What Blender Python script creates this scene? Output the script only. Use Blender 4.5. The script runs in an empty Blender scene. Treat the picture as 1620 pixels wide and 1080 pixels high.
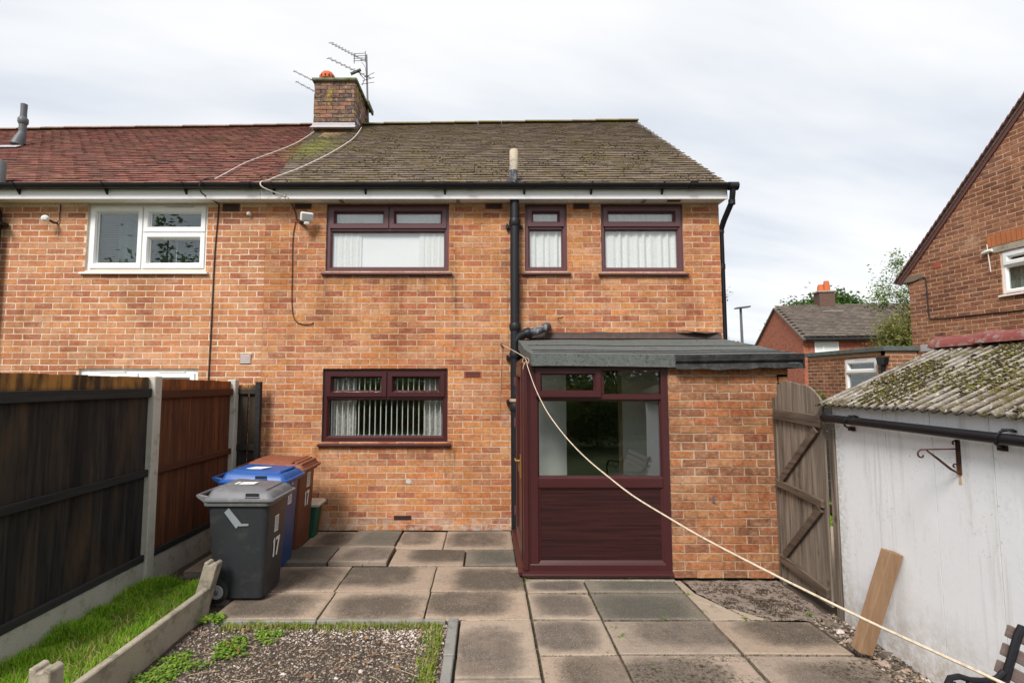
import bpy, bmesh, math, random
from mathutils import Vector, Matrix, noise
R = random.Random(7)
S = bpy.context.scene
COL = S.collection
CAM = Vector((0, 0, 1.73))

# ------------------------------------------------------------------ camera, world, sun, exposure
cd = bpy.data.cameras.new('camera'); cam = bpy.data.objects.new('camera', cd); COL.objects.link(cam)
cam.location = CAM
cam.rotation_euler = (math.radians(90) + math.atan(65 / 827), 0, 0)
cd.sensor_width = 36; cd.lens = 18.378; cd.shift_x = 0.0247
cd.clip_start = 0.05; cd.clip_end = 600
S.camera = cam
SUN_EL, SUN_AZ = math.radians(45), math.radians(205)     # azimuth clockwise from +Y
EXPO = 1.56
S.view_settings.view_transform = 'Standard'; S.view_settings.look = 'None'
S.view_settings.exposure = EXPO; S.view_settings.gamma = 1; S.view_settings.use_curve_mapping = False
W = bpy.data.worlds.new('World'); S.world = W; W.use_nodes = True
wn, wl = W.node_tree.nodes, W.node_tree.links
wn.clear()
wo = wn.new('ShaderNodeOutputWorld'); bg = wn.new('ShaderNodeBackground'); bg2 = wn.new('ShaderNodeBackground')
mxs = wn.new('ShaderNodeMixShader')
sk = wn.new('ShaderNodeTexSky'); sk.sky_type = 'NISHITA'; sk.sun_disc = False
sk.sun_elevation = SUN_EL; sk.sun_rotation = SUN_AZ
wl.new(sk.outputs[0], bg.inputs[0]); bg.inputs[1].default_value = 0.07
tc = wn.new('ShaderNodeTexCoord'); sep = wn.new('ShaderNodeSeparateXYZ'); wl.new(tc.outputs['Generated'], sep.inputs[0])
def wmath(op, a, b=None, clamp=False):
    n = wn.new('ShaderNodeMath'); n.operation = op; n.use_clamp = clamp
    for i, v in enumerate((a, b)):
        if v is None: continue
        if isinstance(v, (int, float)): n.inputs[i].default_value = v
        else: wl.new(v, n.inputs[i])
    return n.outputs[0]
zc = wmath('ADD', wmath('MAXIMUM', sep.outputs[2], 0.0), 0.16)
cx = wmath('DIVIDE', sep.outputs[0], zc); cy = wmath('DIVIDE', sep.outputs[1], zc)
cmb = wn.new('ShaderNodeCombineXYZ')
wl.new(wmath('ADD', wmath('MULTIPLY', cx, 0.42), wmath('MULTIPLY', cy, 0.12)), cmb.inputs[0])
wl.new(wmath('ADD', wmath('MULTIPLY', cy, 1.25), wmath('MULTIPLY', cx, -0.35)), cmb.inputs[1])
nz = wn.new('ShaderNodeTexNoise'); nz.inputs['Scale'].default_value = 1.15; nz.inputs['Detail'].default_value = 5; nz.inputs['Roughness'].default_value = 0.5
wl.new(cmb.outputs[0], nz.inputs['Vector'])
rp = wn.new('ShaderNodeValToRGB'); wl.new(nz.outputs[0], rp.inputs[0])
e = rp.color_ramp.elements
e[0].position = 0.36; e[0].color = (0.68, 0.725, 0.80, 1)
e[1].position = 0.58; e[1].color = (0.96, 0.96, 0.96, 1)
m = e.new(0.50); m.color = (0.87, 0.89, 0.92, 1)
wl.new(rp.outputs[0], bg2.inputs[0]); bg2.inputs[1].default_value = 0.365
mxs.inputs[0].default_value = 0.95
wl.new(bg.outputs[0], mxs.inputs[1]); wl.new(bg2.outputs[0], mxs.inputs[2]); wl.new(mxs.outputs[0], wo.inputs[0])
sd = bpy.data.lights.new('sun', 'SUN'); so = bpy.data.objects.new('sun', sd); COL.objects.link(so)
sd.energy = 1.5; sd.angle = math.radians(20); sd.color = (1.0, 0.96, 0.90)
sv = Vector((math.sin(SUN_AZ) * math.cos(SUN_EL), math.cos(SUN_AZ) * math.cos(SUN_EL), math.sin(SUN_EL)))
so.rotation_euler = sv.to_track_quat('Z', 'Y').to_euler()
so.location = (0, -4, 12)
S.cycles.use_denoising = True
S.cycles.max_bounces = 8; S.cycles.transparent_max_bounces = 16
S.cycles.caustics_reflective = False; S.cycles.caustics_refractive = False

# ------------------------------------------------------------------ material helpers
class G:
    def __init__(s, name):
        s.m = bpy.data.materials.new(name); s.m.use_nodes = True
        s.n, s.l = s.m.node_tree.nodes, s.m.node_tree.links
        s.n.clear()
        s.out = s.n.new('ShaderNodeOutputMaterial'); s.b = s.n.new('ShaderNodeBsdfPrincipled')
        s.l.new(s.b.outputs[0], s.out.inputs[0])
        s.geo = s.n.new('ShaderNodeNewGeometry'); s.pos = s.geo.outputs['Position']
    def put(s, v, sock):
        if isinstance(v, (int, float)): sock.default_value = v
        elif isinstance(v, (tuple, list)):
            sock.default_value = (*v, 1) if len(v) == 3 and len(sock.default_value) == 4 else v
        else: s.l.new(v, sock)
    def math(s, op, a, b=0.0, clamp=False):
        n = s.n.new('ShaderNodeMath'); n.operation = op; n.use_clamp = clamp
        s.put(a, n.inputs[0]); s.put(b, n.inputs[1]); return n.outputs[0]
    def vec(s, scale=(1, 1, 1), off=(0, 0, 0), src=None):
        n = s.n.new('ShaderNodeMapping'); s.l.new(src or s.pos, n.inputs[0])
        n.inputs['Scale'].default_value = scale; n.inputs['Location'].default_value = off; return n.outputs[0]
    def noise(s, scale, detail=3, rough=.55, vec=None, dist=0):
        n = s.n.new('ShaderNodeTexNoise'); s.l.new(vec or s.pos, n.inputs['Vector'])
        n.inputs['Scale'].default_value = scale; n.inputs['Detail'].default_value = detail
        n.inputs['Roughness'].default_value = rough; n.inputs['Distortion'].default_value = dist
        return n.outputs[0]
    def voro(s, scale, vec=None, out='Distance'):
        n = s.n.new('ShaderNodeTexVoronoi'); s.l.new(vec or s.pos, n.inputs['Vector']); n.inputs['Scale'].default_value = scale
        return n.outputs[out]
    def ramp(s, f, stops, mode='LINEAR'):
        n = s.n.new('ShaderNodeValToRGB'); s.put(f, n.inputs[0]); n.color_ramp.interpolation = mode
        el = n.color_ramp.elements
        for i, (p, c) in enumerate(stops):
            if isinstance(c, (int, float)): c = (c, c, c)
            x = el[i] if i < 2 else el.new(p)
            x.position = p; x.color = (*c, 1)
        return n.outputs[0]
    def mix(s, a, b, f, mode='MIX'):
        n = s.n.new('ShaderNodeMix'); n.data_type = 'RGBA'; n.blend_type = mode
        s.put(f, n.inputs[0]); s.put(a, n.inputs[6]); s.put(b, n.inputs[7]); return n.outputs[2]
    def rand(s):
        oi = s.n.new('ShaderNodeObjectInfo')
        return s.math('FRACT', s.math('ADD', oi.outputs['Random'], s.geo.outputs['Random Per Island']))
    def attr(s, name):
        n = s.n.new('ShaderNodeAttribute'); n.attribute_name = name; return n.outputs['Fac']
    def xyz(s):
        n = s.n.new('ShaderNodeSeparateXYZ'); s.l.new(s.pos, n.inputs[0]); return n.outputs
    def bump(s, h, strength=.3, dist=.01):
        n = s.n.new('ShaderNodeBump'); n.inputs['Strength'].default_value = strength; n.inputs['Distance'].default_value = dist
        s.put(h, n.inputs['Height']); s.l.new(n.outputs[0], s.b.inputs['Normal'])
    def done(s, col, rough=.8, spec=.3, metal=0):
        s.put(col, s.b.inputs['Base Color']); s.put(rough, s.b.inputs['Roughness'])
        s.b.inputs['Specular IOR Level'].default_value = spec; s.b.inputs['Metallic'].default_value = metal
        return s.m

def plain(name, c, rough=.6, spec=.3, metal=0, var=.12, sc=8, grime=None, bump=.1):
    g = G(name); n = g.noise(sc, 5)
    col = g.mix(tuple(x * (1 - var) for x in c), tuple(min(1, x * (1 + var)) for x in c), n)
    if grime:
        gc, lo, hi, gs = grime
        col = g.mix(col, gc, g.ramp(g.noise(gs, 6, .65), [(lo, 0.), (hi, 1.)]))
    g.bump(g.noise(sc * 12, 4), bump, .004)
    return g.done(col, rough, spec, metal)

def brick_mat(name, pal, dark=.0, speck=.35, pale=.25, base_stain=True, lichen=None):
    g = G(name); r = g.rand()
    n = len(pal); col = g.ramp(r, [(i / n, c) for i, c in enumerate(pal)], 'CONSTANT')
    col = g.mix(col, tuple(sum(c[k] for c in pal) / n for k in range(3)), .22)
    r2 = g.math('FRACT', g.math('MULTIPLY', r, 37.31))
    col = g.mix(col, g.mix(col, (.62, .62, .62), 1, 'MULTIPLY'), g.math('MULTIPLY', r2, .42))
    f = g.noise(24, 7, .78)
    col = g.mix(col, g.mix(col, (.42, .37, .33), 1, 'MULTIPLY'), g.ramp(f, [(.36, speck * 1.6), (.56, 0.)]))
    col = g.mix(col, g.mix(col, (1.22, 1.22, 1.22), 1, 'MULTIPLY'), g.ramp(g.noise(7, 5, .7, g.vec((1, 1, 2.5), (9, 2, 1))), [(.48, 0.), (.66, .8)]))
    col = g.mix(col, (.60, .41, .26), g.ramp(g.noise(15, 7, .78, g.vec((1, 1, 1.8), (5, 3, 1))), [(.50, 0.), (.66, pale * 1.9)]))
    big = g.noise(1.1, 6, .68)
    col = g.mix(col, g.mix(col, (.66, .60, .56), 1, 'MULTIPLY'), g.ramp(big, [(.38, .75 + dark), (.56, dark)]))
    run = g.noise(1.0, 6, .7, g.vec((5.5, 5.5, .55), (3, 7, 1)))
    col = g.mix(col, g.mix(col, (.55, .50, .46), 1, 'MULTIPLY'), g.ramp(run, [(.55, 0.), (.72, .7)]))
    col = g.mix(col, (.62, .42, .28), g.ramp(g.noise(1.0, 7, .75, g.vec((1.6, 1.6, 2.6), (13, 7, 11))), [(.56, 0.), (.72, .5)]))
    if base_stain:
        z = g.xyz()[2]
        w = g.math('MULTIPLY', g.ramp(z, [(0., 1.), (.22, .0)]), g.ramp(g.noise(9, 5, .7), [(.42, 0.), (.58, 1.)]))
        col = g.mix(col, (.50, .46, .41), g.math('MULTIPLY', w, .75))
    if lichen:
        w = g.ramp(g.noise(3.2, 5, .7, g.vec((1, 1, .6), (2, 0, 4))), [(.56, 0.), (.66, 1.)])
        col = g.mix(col, lichen, g.math('MULTIPLY', w, .8))
    g.bump(g.math('ADD', g.noise(60, 6, .7), g.math('MULTIPLY', g.noise(220, 3), .4)), .55, .006)
    return g.done(col, .92, .15)

def wood_mat(name, c1, c2, c3=None, axis=2, top=None, rough=.85, knots=.35):
    g = G(name)
    sc = [26, 26, 26]; sc[axis] = 1.3
    v = g.vec(tuple(sc)); f = g.noise(1.0, 6, .65, v, .4)
    col = g.mix(c1, c2, g.ramp(f, [(.32, 0.), (.68, 1.)]))
    r = g.rand()
    col = g.mix(col, g.mix(col, (.55, .55, .55), 1, 'MULTIPLY'), g.math('MULTIPLY', r, .6))
    if c3:
        w = g.ramp(g.noise(1.0, 5, .6, g.vec(tuple(x * .22 if i != axis else 1.1 for i, x in enumerate(sc)))), [(.5, 0.), (.72, 1.)])
        col = g.mix(col, c3, g.math('MULTIPLY', w, .55))
    kv = [7, 7, 7]; kv[axis] = 4.5
    k = g.ramp(g.voro(1.0, g.vec(tuple(kv))), [(.05, 1.), (.17, 0.)])
    col = g.mix(col, g.mix(col, (.35, .28, .25), 1, 'MULTIPLY'), g.math('MULTIPLY', k, knots))
    if top:
        z = g.xyz()[2]; tcol, z0, z1, amt = top
        w = g.math('MULTIPLY', g.ramp(g.math('DIVIDE', g.math('SUBTRACT', z, z0), z1 - z0, True), [(0., 0.), (.8, 1.)]), g.ramp(g.noise(1, 4, .6, g.vec((9, 9, 2))), [(.4, .1), (.6, amt)]))
        col = g.mix(col, tcol, w)
    g.bump(f, .35, .006)
    return g.done(col, rough, .25)

def glass_mat(name, tint=(.97, .975, .97), ior=1.8):
    g = G(name); g.n.remove(g.b)
    dt = g.n.new('ShaderNodeVectorMath'); dt.operation = 'DOT_PRODUCT'
    g.l.new(g.geo.outputs['Normal'], dt.inputs[0]); g.l.new(g.geo.outputs['Incoming'], dt.inputs[1])
    f0 = ((ior - 1) / (ior + 1)) ** 2
    k = g.math('POWER', g.math('SUBTRACT', 1.0, g.math('ABSOLUTE', dt.outputs['Value']), True), 5.0)
    fac = g.math('ADD', f0, g.math('MULTIPLY', k, 1 - f0), True)
    tr = g.n.new('ShaderNodeBsdfTransparent'); tr.inputs[0].default_value = (*tint, 1)
    gl = g.n.new('ShaderNodeBsdfGlossy'); gl.inputs['Roughness'].default_value = .01; gl.inputs[0].default_value = (.95, .97, 1, 1)
    bp = g.n.new('ShaderNodeBump'); bp.inputs['Strength'].default_value = .05; bp.inputs['Distance'].default_value = .02
    g.l.new(g.noise(1.6, 1), bp.inputs['Height']); g.l.new(bp.outputs[0], gl.inputs['Normal'])
    mx = g.n.new('ShaderNodeMixShader'); g.l.new(fac, mx.inputs[0]); g.l.new(tr.outputs[0], mx.inputs[1]); g.l.new(gl.outputs[0], mx.inputs[2])
    g.l.new(mx.outputs[0], g.out.inputs[0]); return g.m

def leaf_mat(name, cols, trans=.35):
    g = G(name); r = g.rand()
    col = g.ramp(r, [(i / len(cols), c) for i, c in enumerate(cols)], 'CONSTANT')
    col = g.mix(col, g.mix(col, (.6, .6, .6), 1, 'MULTIPLY'), g.noise(2.5, 2))
    g.done(col, .6, .3)
    t = g.n.new('ShaderNodeBsdfTranslucent'); g.l.new(col, t.inputs[0])
    mx = g.n.new('ShaderNodeMixShader'); mx.inputs[0].default_value = trans
    g.l.new(g.b.outputs[0], mx.inputs[1]); g.l.new(t.outputs[0], mx.inputs[2]); g.l.new(mx.outputs[0], g.out.inputs[0])
    return g.m

# ------------------------------------------------------------------ mesh helpers
class MB:
    def __init__(s): s.v = []; s.f = []; s.a = []
    def add(s, vs, fs, a=None):
        o = len(s.v); s.v += [tuple(v) for v in vs]; s.f += [tuple(i + o for i in f) for f in fs]
        s.a += [a if a is not None else 0.0] * len(vs)
    def box(s, x0, x1, y0, y1, z0, z1, skip=()):
        fs = {'z0': (0, 3, 2, 1), 'z1': (4, 5, 6, 7), 'y0': (0, 1, 5, 4), 'x1': (1, 2, 6, 5), 'y1': (2, 3, 7, 6), 'x0': (3, 0, 4, 7)}
        s.add([(x0, y0, z0), (x1, y0, z0), (x1, y1, z0), (x0, y1, z0), (x0, y0, z1), (x1, y0, z1), (x1, y1, z1), (x0, y1, z1)],
              [f for k, f in fs.items() if k not in skip])
        return s
    def obox(s, c, ax, ay, az, hx, hy, hz):
        c, ax, ay, az = Vector(c), Vector(ax).normalized(), Vector(ay).normalized(), Vector(az).normalized()
        vs = []
        for dz in (-1, 1):
            for dx, dy in ((-1, -1), (1, -1), (1, 1), (-1, 1)):
                vs.append(c + ax * hx * dx + ay * hy * dy + az * hz * dz)
        s.add(vs, [(0, 3, 2, 1), (4, 5, 6, 7), (0, 1, 5, 4), (1, 2, 6, 5), (2, 3, 7, 6), (3, 0, 4, 7)]); return s
    def beam(s, p0, p1, w, t, up=(0, 0, 1)):
        p0, p1 = Vector(p0), Vector(p1); d = (p1 - p0); L = d.length; d.normalize()
        a = d.cross(Vector(up)).normalized(); b = a.cross(d).normalized()
        return s.obox((p0 + p1) / 2, d, a, b, L / 2, t / 2, w / 2)
    def tube(s, pts, r, n=8, cap=True):
        pts = [Vector(p) for p in pts]; rs = r if isinstance(r, (list, tuple)) else [r] * len(pts)
        vs = []; a = None
        for i, p in enumerate(pts):
            d = (pts[min(i + 1, len(pts) - 1)] - pts[max(i - 1, 0)]).normalized()
            if a is None: a = d.cross(Vector((0, 0, 1)) if abs(d.z) < .9 else Vector((1, 0, 0))).normalized()
            else:
                a = (a - d * a.dot(d))
                a = a.normalized() if a.length > 1e-6 else d.orthogonal().normalized()
            b = d.cross(a)
            for k in range(n):
                t = 2 * math.pi * k / n; vs.append(p + (a * math.cos(t) + b * math.sin(t)) * rs[i])
        fs = [(i * n + k, i * n + (k + 1) % n, (i + 1) * n + (k + 1) % n, (i + 1) * n + k) for i in range(len(pts) - 1) for k in range(n)]
        if cap: fs += [tuple(range(n))[::-1], tuple((len(pts) - 1) * n + k for k in range(n))]
        s.add(vs, fs); return s
    def prism(s, poly, d):      # poly: list of 3-D points, extruded by vector d
        n = len(poly); d = Vector(d); p = [Vector(q) for q in poly]
        s.add(p + [q + d for q in p], [tuple(range(n))[::-1], tuple(range(n, 2 * n))] + [(i, (i + 1) % n, n + (i + 1) % n, n + i) for i in range(n)])
        return s
    def ring(s, x0, x1, z0, z1, prof, back=None):     # mitred rectangular frame, prof = [(inset, y)]
        vs = []
        for ins, y in prof: vs += [(x0 + ins, y, z0 + ins), (x1 - ins, y, z0 + ins), (x1 - ins, y, z1 - ins), (x0 + ins, y, z1 - ins)]
        m = len(prof); fs = []
        for i in range(m):
            j = (i + 1) % m
            for k in range(4): fs.append((i * 4 + k, i * 4 + (k + 1) % 4, j * 4 + (k + 1) % 4, j * 4 + k))
        s.add(vs, fs); return s
    def mesh(s, name, mat, T=None, bevel=0, smooth=False, recalc=False):
        me = bpy.data.meshes.new(name)
        vs, fs = s.v, s.f
        if T:
            O, U, N = T
            vs = [tuple(O + U * v[0] - N * v[1] + Vector((0, 0, v[2]))) for v in vs]
        me.from_pydata(vs, [], fs)
        if any(s.a):
            at = me.attributes.new('edge', 'FLOAT', 'POINT'); at.data.foreach_set('value', s.a)
        if bevel or recalc:
            bm = bmesh.new(); bm.from_mesh(me)
            bmesh.ops.recalc_face_normals(bm, faces=bm.faces)
            if bevel: bmesh.ops.bevel(bm, geom=[e for e in bm.edges if e.is_manifold and e.calc_face_angle(0) > .5], offset=bevel, segments=1, affect='EDGES', clamp_overlap=True)
            bm.to_mesh(me); bm.free()
        if mat: me.materials.append(mat)
        if smooth:
            me.polygons.foreach_set('use_smooth', [True] * len(me.polygons))
            me.set_sharp_from_angle(angle=math.radians(38))
        me.update(); return me
    def build(s, name, mat, parent=None, T=None, bevel=0, smooth=False, recalc=False):
        return link(name, s.mesh(name, mat, T, bevel, smooth, recalc), parent)

def link(name, me, parent=None, loc=None, mw=None):
    o = bpy.data.objects.new(name, me); COL.objects.link(o)
    if parent is not None:
        o.parent = parent
        base = worldloc(parent)
        if mw is not None: o.matrix_local = Matrix.Translation(-base) @ mw
        else: o.location = (Vector(loc) if loc is not None else Vector((0, 0, 0))) - base
    elif mw is not None: o.matrix_world = mw
    elif loc is not None: o.location = loc
    return o
def worldloc(o):        # nothing in this scene that has children is rotated
    v = Vector((0, 0, 0))
    while o is not None: v += o.location; o = o.parent
    return v
def thing(name, label, cat, loc=(0, 0, 0), group=None):
    o = bpy.data.objects.new(name, None); COL.objects.link(o); o.location = loc; o.empty_display_size = .1
    return tag(o, label, cat, group)
def tag(o, label, cat, group=None):
    o['label'] = label; o['category'] = cat
    if group: o['group'] = group
    return o
def structure(o, label=None):
    o['kind'] = 'structure'
    if label: o['label'] = label
    return o
def stuff(o): o['kind'] = 'stuff'; return o
FRONT = lambda y: (Vector((0, y, 0)), Vector((1, 0, 0)), Vector((0, -1, 0)))
X_, Y_, Z_ = Vector((1, 0, 0)), Vector((0, 1, 0)), Vector((0, 0, 1))

# ------------------------------------------------------------------ materials
PAL_MAIN = [(.61, .25, .092), (.55, .205, .085), (.62, .28, .10), (.46, .155, .078), (.57, .26, .12), (.38, .12, .07), (.60, .32, .16), (.50, .21, .10), (.59, .225, .078), (.45, .205, .115), (.59, .305, .17), (.42, .145, .08), (.56, .24, .095), (.60, .27, .105), (.36, .13, .08), (.52, .25, .135)]
PAL_LEFT = [(.56, .23, .10), (.59, .28, .125), (.48, .175, .085), (.60, .30, .155), (.40, .14, .085), (.58, .25, .105), (.52, .225, .125), (.44, .165, .095), (.62, .34, .20), (.54, .21, .095), (.57, .27, .14)]
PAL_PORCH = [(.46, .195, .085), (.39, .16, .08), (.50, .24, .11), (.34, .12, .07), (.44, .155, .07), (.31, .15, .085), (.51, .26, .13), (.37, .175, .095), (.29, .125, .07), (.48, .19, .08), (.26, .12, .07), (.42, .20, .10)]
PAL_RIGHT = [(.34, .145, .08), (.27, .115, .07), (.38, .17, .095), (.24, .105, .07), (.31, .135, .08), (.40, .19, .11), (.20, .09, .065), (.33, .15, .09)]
PAL_OUT = [(.26, .12, .07), (.20, .09, .055), (.31, .15, .085), (.16, .08, .055), (.34, .14, .075)]
PAL_CHIM = [(.22, .14, .11), (.10, .08, .08), (.30, .15, .10), (.17, .125, .105), (.38, .18, .12), (.13, .10, .095), (.26, .18, .14), (.09, .075, .075)]
m_brick = brick_mat('brick_orange', PAL_MAIN)
m_brick_l = brick_mat('brick_left', PAL_LEFT, speck=.25)
m_brick_p = brick_mat('brick_porch', PAL_PORCH, dark=.1, speck=.5, base_stain=False)
m_brick_r = brick_mat('brick_gable', PAL_RIGHT, pale=.12, base_stain=False)
m_brick_o = brick_mat('brick_outbuilding', PAL_OUT, pale=.12, base_stain=False)
m_brick_c = brick_mat('brick_chimney', PAL_CHIM, pale=.35, base_stain=False, lichen=(.42, .30, .05))
def mortar(name, a, b):
    g = G(name); g.bump(g.noise(140, 5), .5, .004)
    return g.done(g.mix(g.mix(a, b, g.ramp(g.noise(2.2, 6, .65), [(.35, 0.), (.65, 1.)])), tuple(x * .55 for x in a), g.ramp(g.noise(33, 5, .7), [(.3, .8), (.52, 0.)])), .95, .1)
m_mort = mortar('mortar_tan', (.46, .285, .18), (.66, .48, .35))
m_mort_l = mortar('mortar_cream', (.64, .48, .35), (.76, .61, .47))
m_mort_p = mortar('mortar_porch', (.36, .24, .16), (.50, .37, .27))
m_mort_r = mortar('mortar_gable', (.52, .34, .22), (.62, .43, .30))
m_mort_c = mortar('mortar_chimney', (.50, .44, .40), (.62, .55, .50))
def tile_mat(name, pal, moss, lo, hi, pale=(.36, .33, .29)):
    g = G(name); r = g.rand()
    col = g.ramp(r, [(i / len(pal), c) for i, c in enumerate(pal)], 'CONSTANT')
    col = g.mix(col, g.mix(col, (.55, .55, .55), 1, 'MULTIPLY'), g.ramp(g.noise(22, 7, .75), [(.35, .9), (.58, 0.)]))
    col = g.mix(col, pale, g.ramp(g.noise(40, 4, .7), [(.58, 0.), (.75, .7)]))
    w = g.ramp(g.noise(1.6, 3, .6, g.vec((1, 1, 1))), [(.3, -.0), (.7, .16)])
    mo = g.ramp(g.math('ADD', g.noise(17, 6, .75), w), [(lo, 0.), (hi, 1.)])
    mc = g.mix(moss, tuple(x * .42 for x in moss), g.noise(25, 4))
    col = g.mix(col, mc, mo)
    px = g.xyz()
    # bright green moss growing below the chimney
    dx = g.math('MULTIPLY', g.math('ADD', px[0], 2.72), 1.9); dy = g.math('MULTIPLY', g.math('SUBTRACT', px[1], 8.0), .85)
    d = g.math('SQRT', g.math('ADD', g.math('MULTIPLY', dx, dx), g.math('MULTIPLY', dy, dy)))
    w2 = g.math('MULTIPLY', g.ramp(d, [(.25, 1.), (.85, 0.)]), g.ramp(g.noise(9, 5, .75), [(.40, 0.), (.55, 1.)]))
    col = g.mix(col, (.27, .285, .07), g.math('MULTIPLY', w2, .8))
    g.bump(g.noise(70, 6, .7), .8, .012)
    return g.done(col, .95, .1)
m_tile = tile_mat('roof_tile_brown', [(.215, .165, .132), (.185, .142, .115), (.24, .185, .15), (.20, .155, .125), (.27, .21, .17), (.16, .125, .105)], (.25, .205, .07), .57, .74)
m_tile_red = tile_mat('roof_tile_red', [(.25, .098, .08), (.20, .085, .072), (.285, .125, .10), (.225, .105, .088), (.175, .09, .078), (.30, .14, .112)], (.25, .19, .085), .62, .78, (.42, .27, .23))
m_tile_far = tile_mat('roof_tile_far', [(.17, .14, .12), (.14, .115, .10), (.20, .165, .14)], (.20, .17, .10), .66, .82)
m_white = plain('upvc_white', (.80, .80, .80), .35, .4, var=.03, bump=.02)
m_fascia = plain('fascia_white', (.84, .83, .84), .5, .3, var=.03, grime=((.6, .57, .55), .62, .85, 5), bump=.02)
m_soffit = plain('soffit_white', (.84, .84, .86), .5, .3, var=.04, grime=((.60, .57, .55), .58, .9, 3), bump=.02)
m_black = plain('black_plastic', (.008, .0085, .011), .42, .35, var=.3, grime=((.05, .05, .05), .60, .9, 7))
m_iron = plain('black_iron', (.009, .0095, .013), .5, .35, var=.35, grime=((.08, .06, .05), .62, .85, 9), bump=.35)
m_rust = plain('rusty_iron', (.045, .024, .02), .85, .2, var=.4, sc=30, grime=((.14, .055, .03), .5, .7, 18), bump=.5)
m_rust_pale = plain('weathered_clay', (.45, .30, .20), .9, .2, var=.3, sc=25, grime=((.2, .1, .06), .5, .7, 18), bump=.5)
def rosewood(name, c):
    g = G(name); f = g.noise(1, 5, .6, g.vec((3, 3, 60))); 
    return g.done(g.mix(c, tuple(x * 1.5 for x in c), f), .34, .45)
m_rose = rosewood('rosewood_upvc', (.042, .0105, .0115))
m_rose_up = rosewood('rosewood_faded', (.085, .034, .038))
g = G('rosewood_panel'); f = g.noise(1, 6, .7, g.vec((1.4, 1, 55)), .3)
m_rose_panel = g.done(g.mix((.014, .004, .005), (.046, .0125, .0125), g.ramp(f, [(.35, 0.), (.65, 1.)])), .38, .4)
m_glass = glass_mat('window_glass')
m_glass_dark = glass_mat('window_glass_dark', (.80, .86, .84), 1.9)
def net_mat(name, c, sc=(180, 180, 180), trans=.35, pat=.3):
    g = G(name); v = g.voro(1, g.vec(sc))
    col = g.mix(c, tuple(x * .55 for x in c), g.math('MULTIPLY', v, pat))
    g.done(col, .9, .1)
    t = g.n.new('ShaderNodeBsdfTranslucent'); g.l.new(col, t.inputs[0])
    mx = g.n.new('ShaderNodeMixShader'); mx.inputs[0].default_value = trans
    g.l.new(g.b.outputs[0], mx.inputs[1]); g.l.new(t.outputs[0], mx.inputs[2]); g.l.new(mx.outputs[0], g.out.inputs[0]); return g.m
m_net = net_mat('net_curtain', (.88, .90, .89), (55, 55, 40), .08, .35)
m_lace = net_mat('lace_curtain', (.72, .72, .70), (45, 45, 30), .1, 1.1)
m_sky_refl = net_mat('sky_reflection_white', (.88, .90, .92), (10, 10, 10), .04, .06)  # smooth white that paints the cloudy sky mirrored in a pane
m_curtain = net_mat('green_grey_curtain', (.32, .42, .38), (30, 30, 30), .2, .2)
m_slat = plain('blind_slat', (.78, .80, .76), .6)
m_slat_grey = plain('blind_slat_grey', (.30, .33, .32), .6)
m_room = plain('room_wall', (.16, .15, .14), .9)
m_room_white = plain('porch_inner_white', (.80, .83, .79), .8, var=.05)
m_dark = plain('dark_interior', (.02, .02, .022), .8)
def conc(name, a, b, st=(.13, .12, .09), lo=.55, hi=.75, z=None):
    g = G(name); col = g.mix(a, b, g.noise(4, 6, .6))
    col = g.mix(col, st, g.ramp(g.noise(7, 7, .75), [(lo, 0.), (hi, .85)]))
    col = g.mix(col, tuple(x * .5 for x in a), g.ramp(g.noise(90, 3, .7), [(.60, 0.), (.72, .8)]))
    g.bump(g.noise(80, 6, .7), .5, .006); return g.done(col, .92, .15)
m_conc = conc('concrete_post', (.46, .43, .37), (.60, .56, .50), (.20, .21, .10), .56, .74)
m_conc_gb = conc('concrete_gravel_board', (.40, .375, .32), (.54, .51, .45), (.15, .17, .08), .52, .74)
m_conc_old = conc('concrete_old', (.31, .265, .205), (.45, .395, .32), (.10, .09, .06), .50, .70)
m_kerb = conc('kerb_grey', (.19, .185, .17), (.30, .29, .265), (.08, .08, .06), .52, .72)
def slab(name, rim, mid, mossy=0.):
    g = G(name); ed = g.attr('edge')
    f = g.math('ADD', ed, g.math('MULTIPLY', g.math('SUBTRACT', g.noise(4.5, 9, .80), .5), 2.1))
    col = g.mix(rim, mid, g.ramp(f, [(.05, 0.), (.45, .55), (1., 1.)]))
    r = g.rand(); col = g.mix(col, g.mix(col, (.66, .68, .70), 1, 'MULTIPLY'), g.math('MULTIPLY', r, .6))
    col = g.mix(col, g.mix(col, (.52, .49, .45), 1, 'MULTIPLY'), g.ramp(g.noise(38, 7, .75), [(.52, 0.), (.75, .9)]))
    col = g.mix(col, (.50, .43, .37), g.ramp(g.noise(170, 2), [(.60, 0.), (.70, .7)]))
    col = g.mix(col, (.045, .035, .018), g.math('MULTIPLY', g.ramp(g.noise(30, 6, .8), [(.585 - mossy, 0.), (.66 - mossy, 1.)]), g.ramp(g.noise(1.7, 3), [(.50 - mossy, 0.), (.60 - mossy, 1.)])))
    g.bump(g.math('ADD', g.noise(110, 5, .7), g.math('MULTIPLY', g.noise(9, 4), 1.5)), .45, .006)
    return g.done(col, .88, .2)
m_slab_a = slab('slab_tan', (.375, .285, .215), (.108, .086, .066))
m_slab_b = slab('slab_buff', (.36, .285, .22), (.135, .108, .088))
m_slab_g = slab('slab_grey_green', (.20, .17, .135), (.105, .097, .078))
m_slab_m = slab('slab_mossy', (.36, .28, .22), (.125, .10, .08), .08)
g = G('soil'); col = g.mix((.06, .045, .035), (.16, .125, .10), g.noise(14, 8, .75)); g.bump(g.noise(45, 8, .75), 1, .03); m_soil = g.done(col, .98, .1)
g = G('ground_far'); m_ground = g.done(g.mix((.09, .11, .04), (.16, .14, .09), g.noise(.8, 6, .6)), .95, .1)
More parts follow.
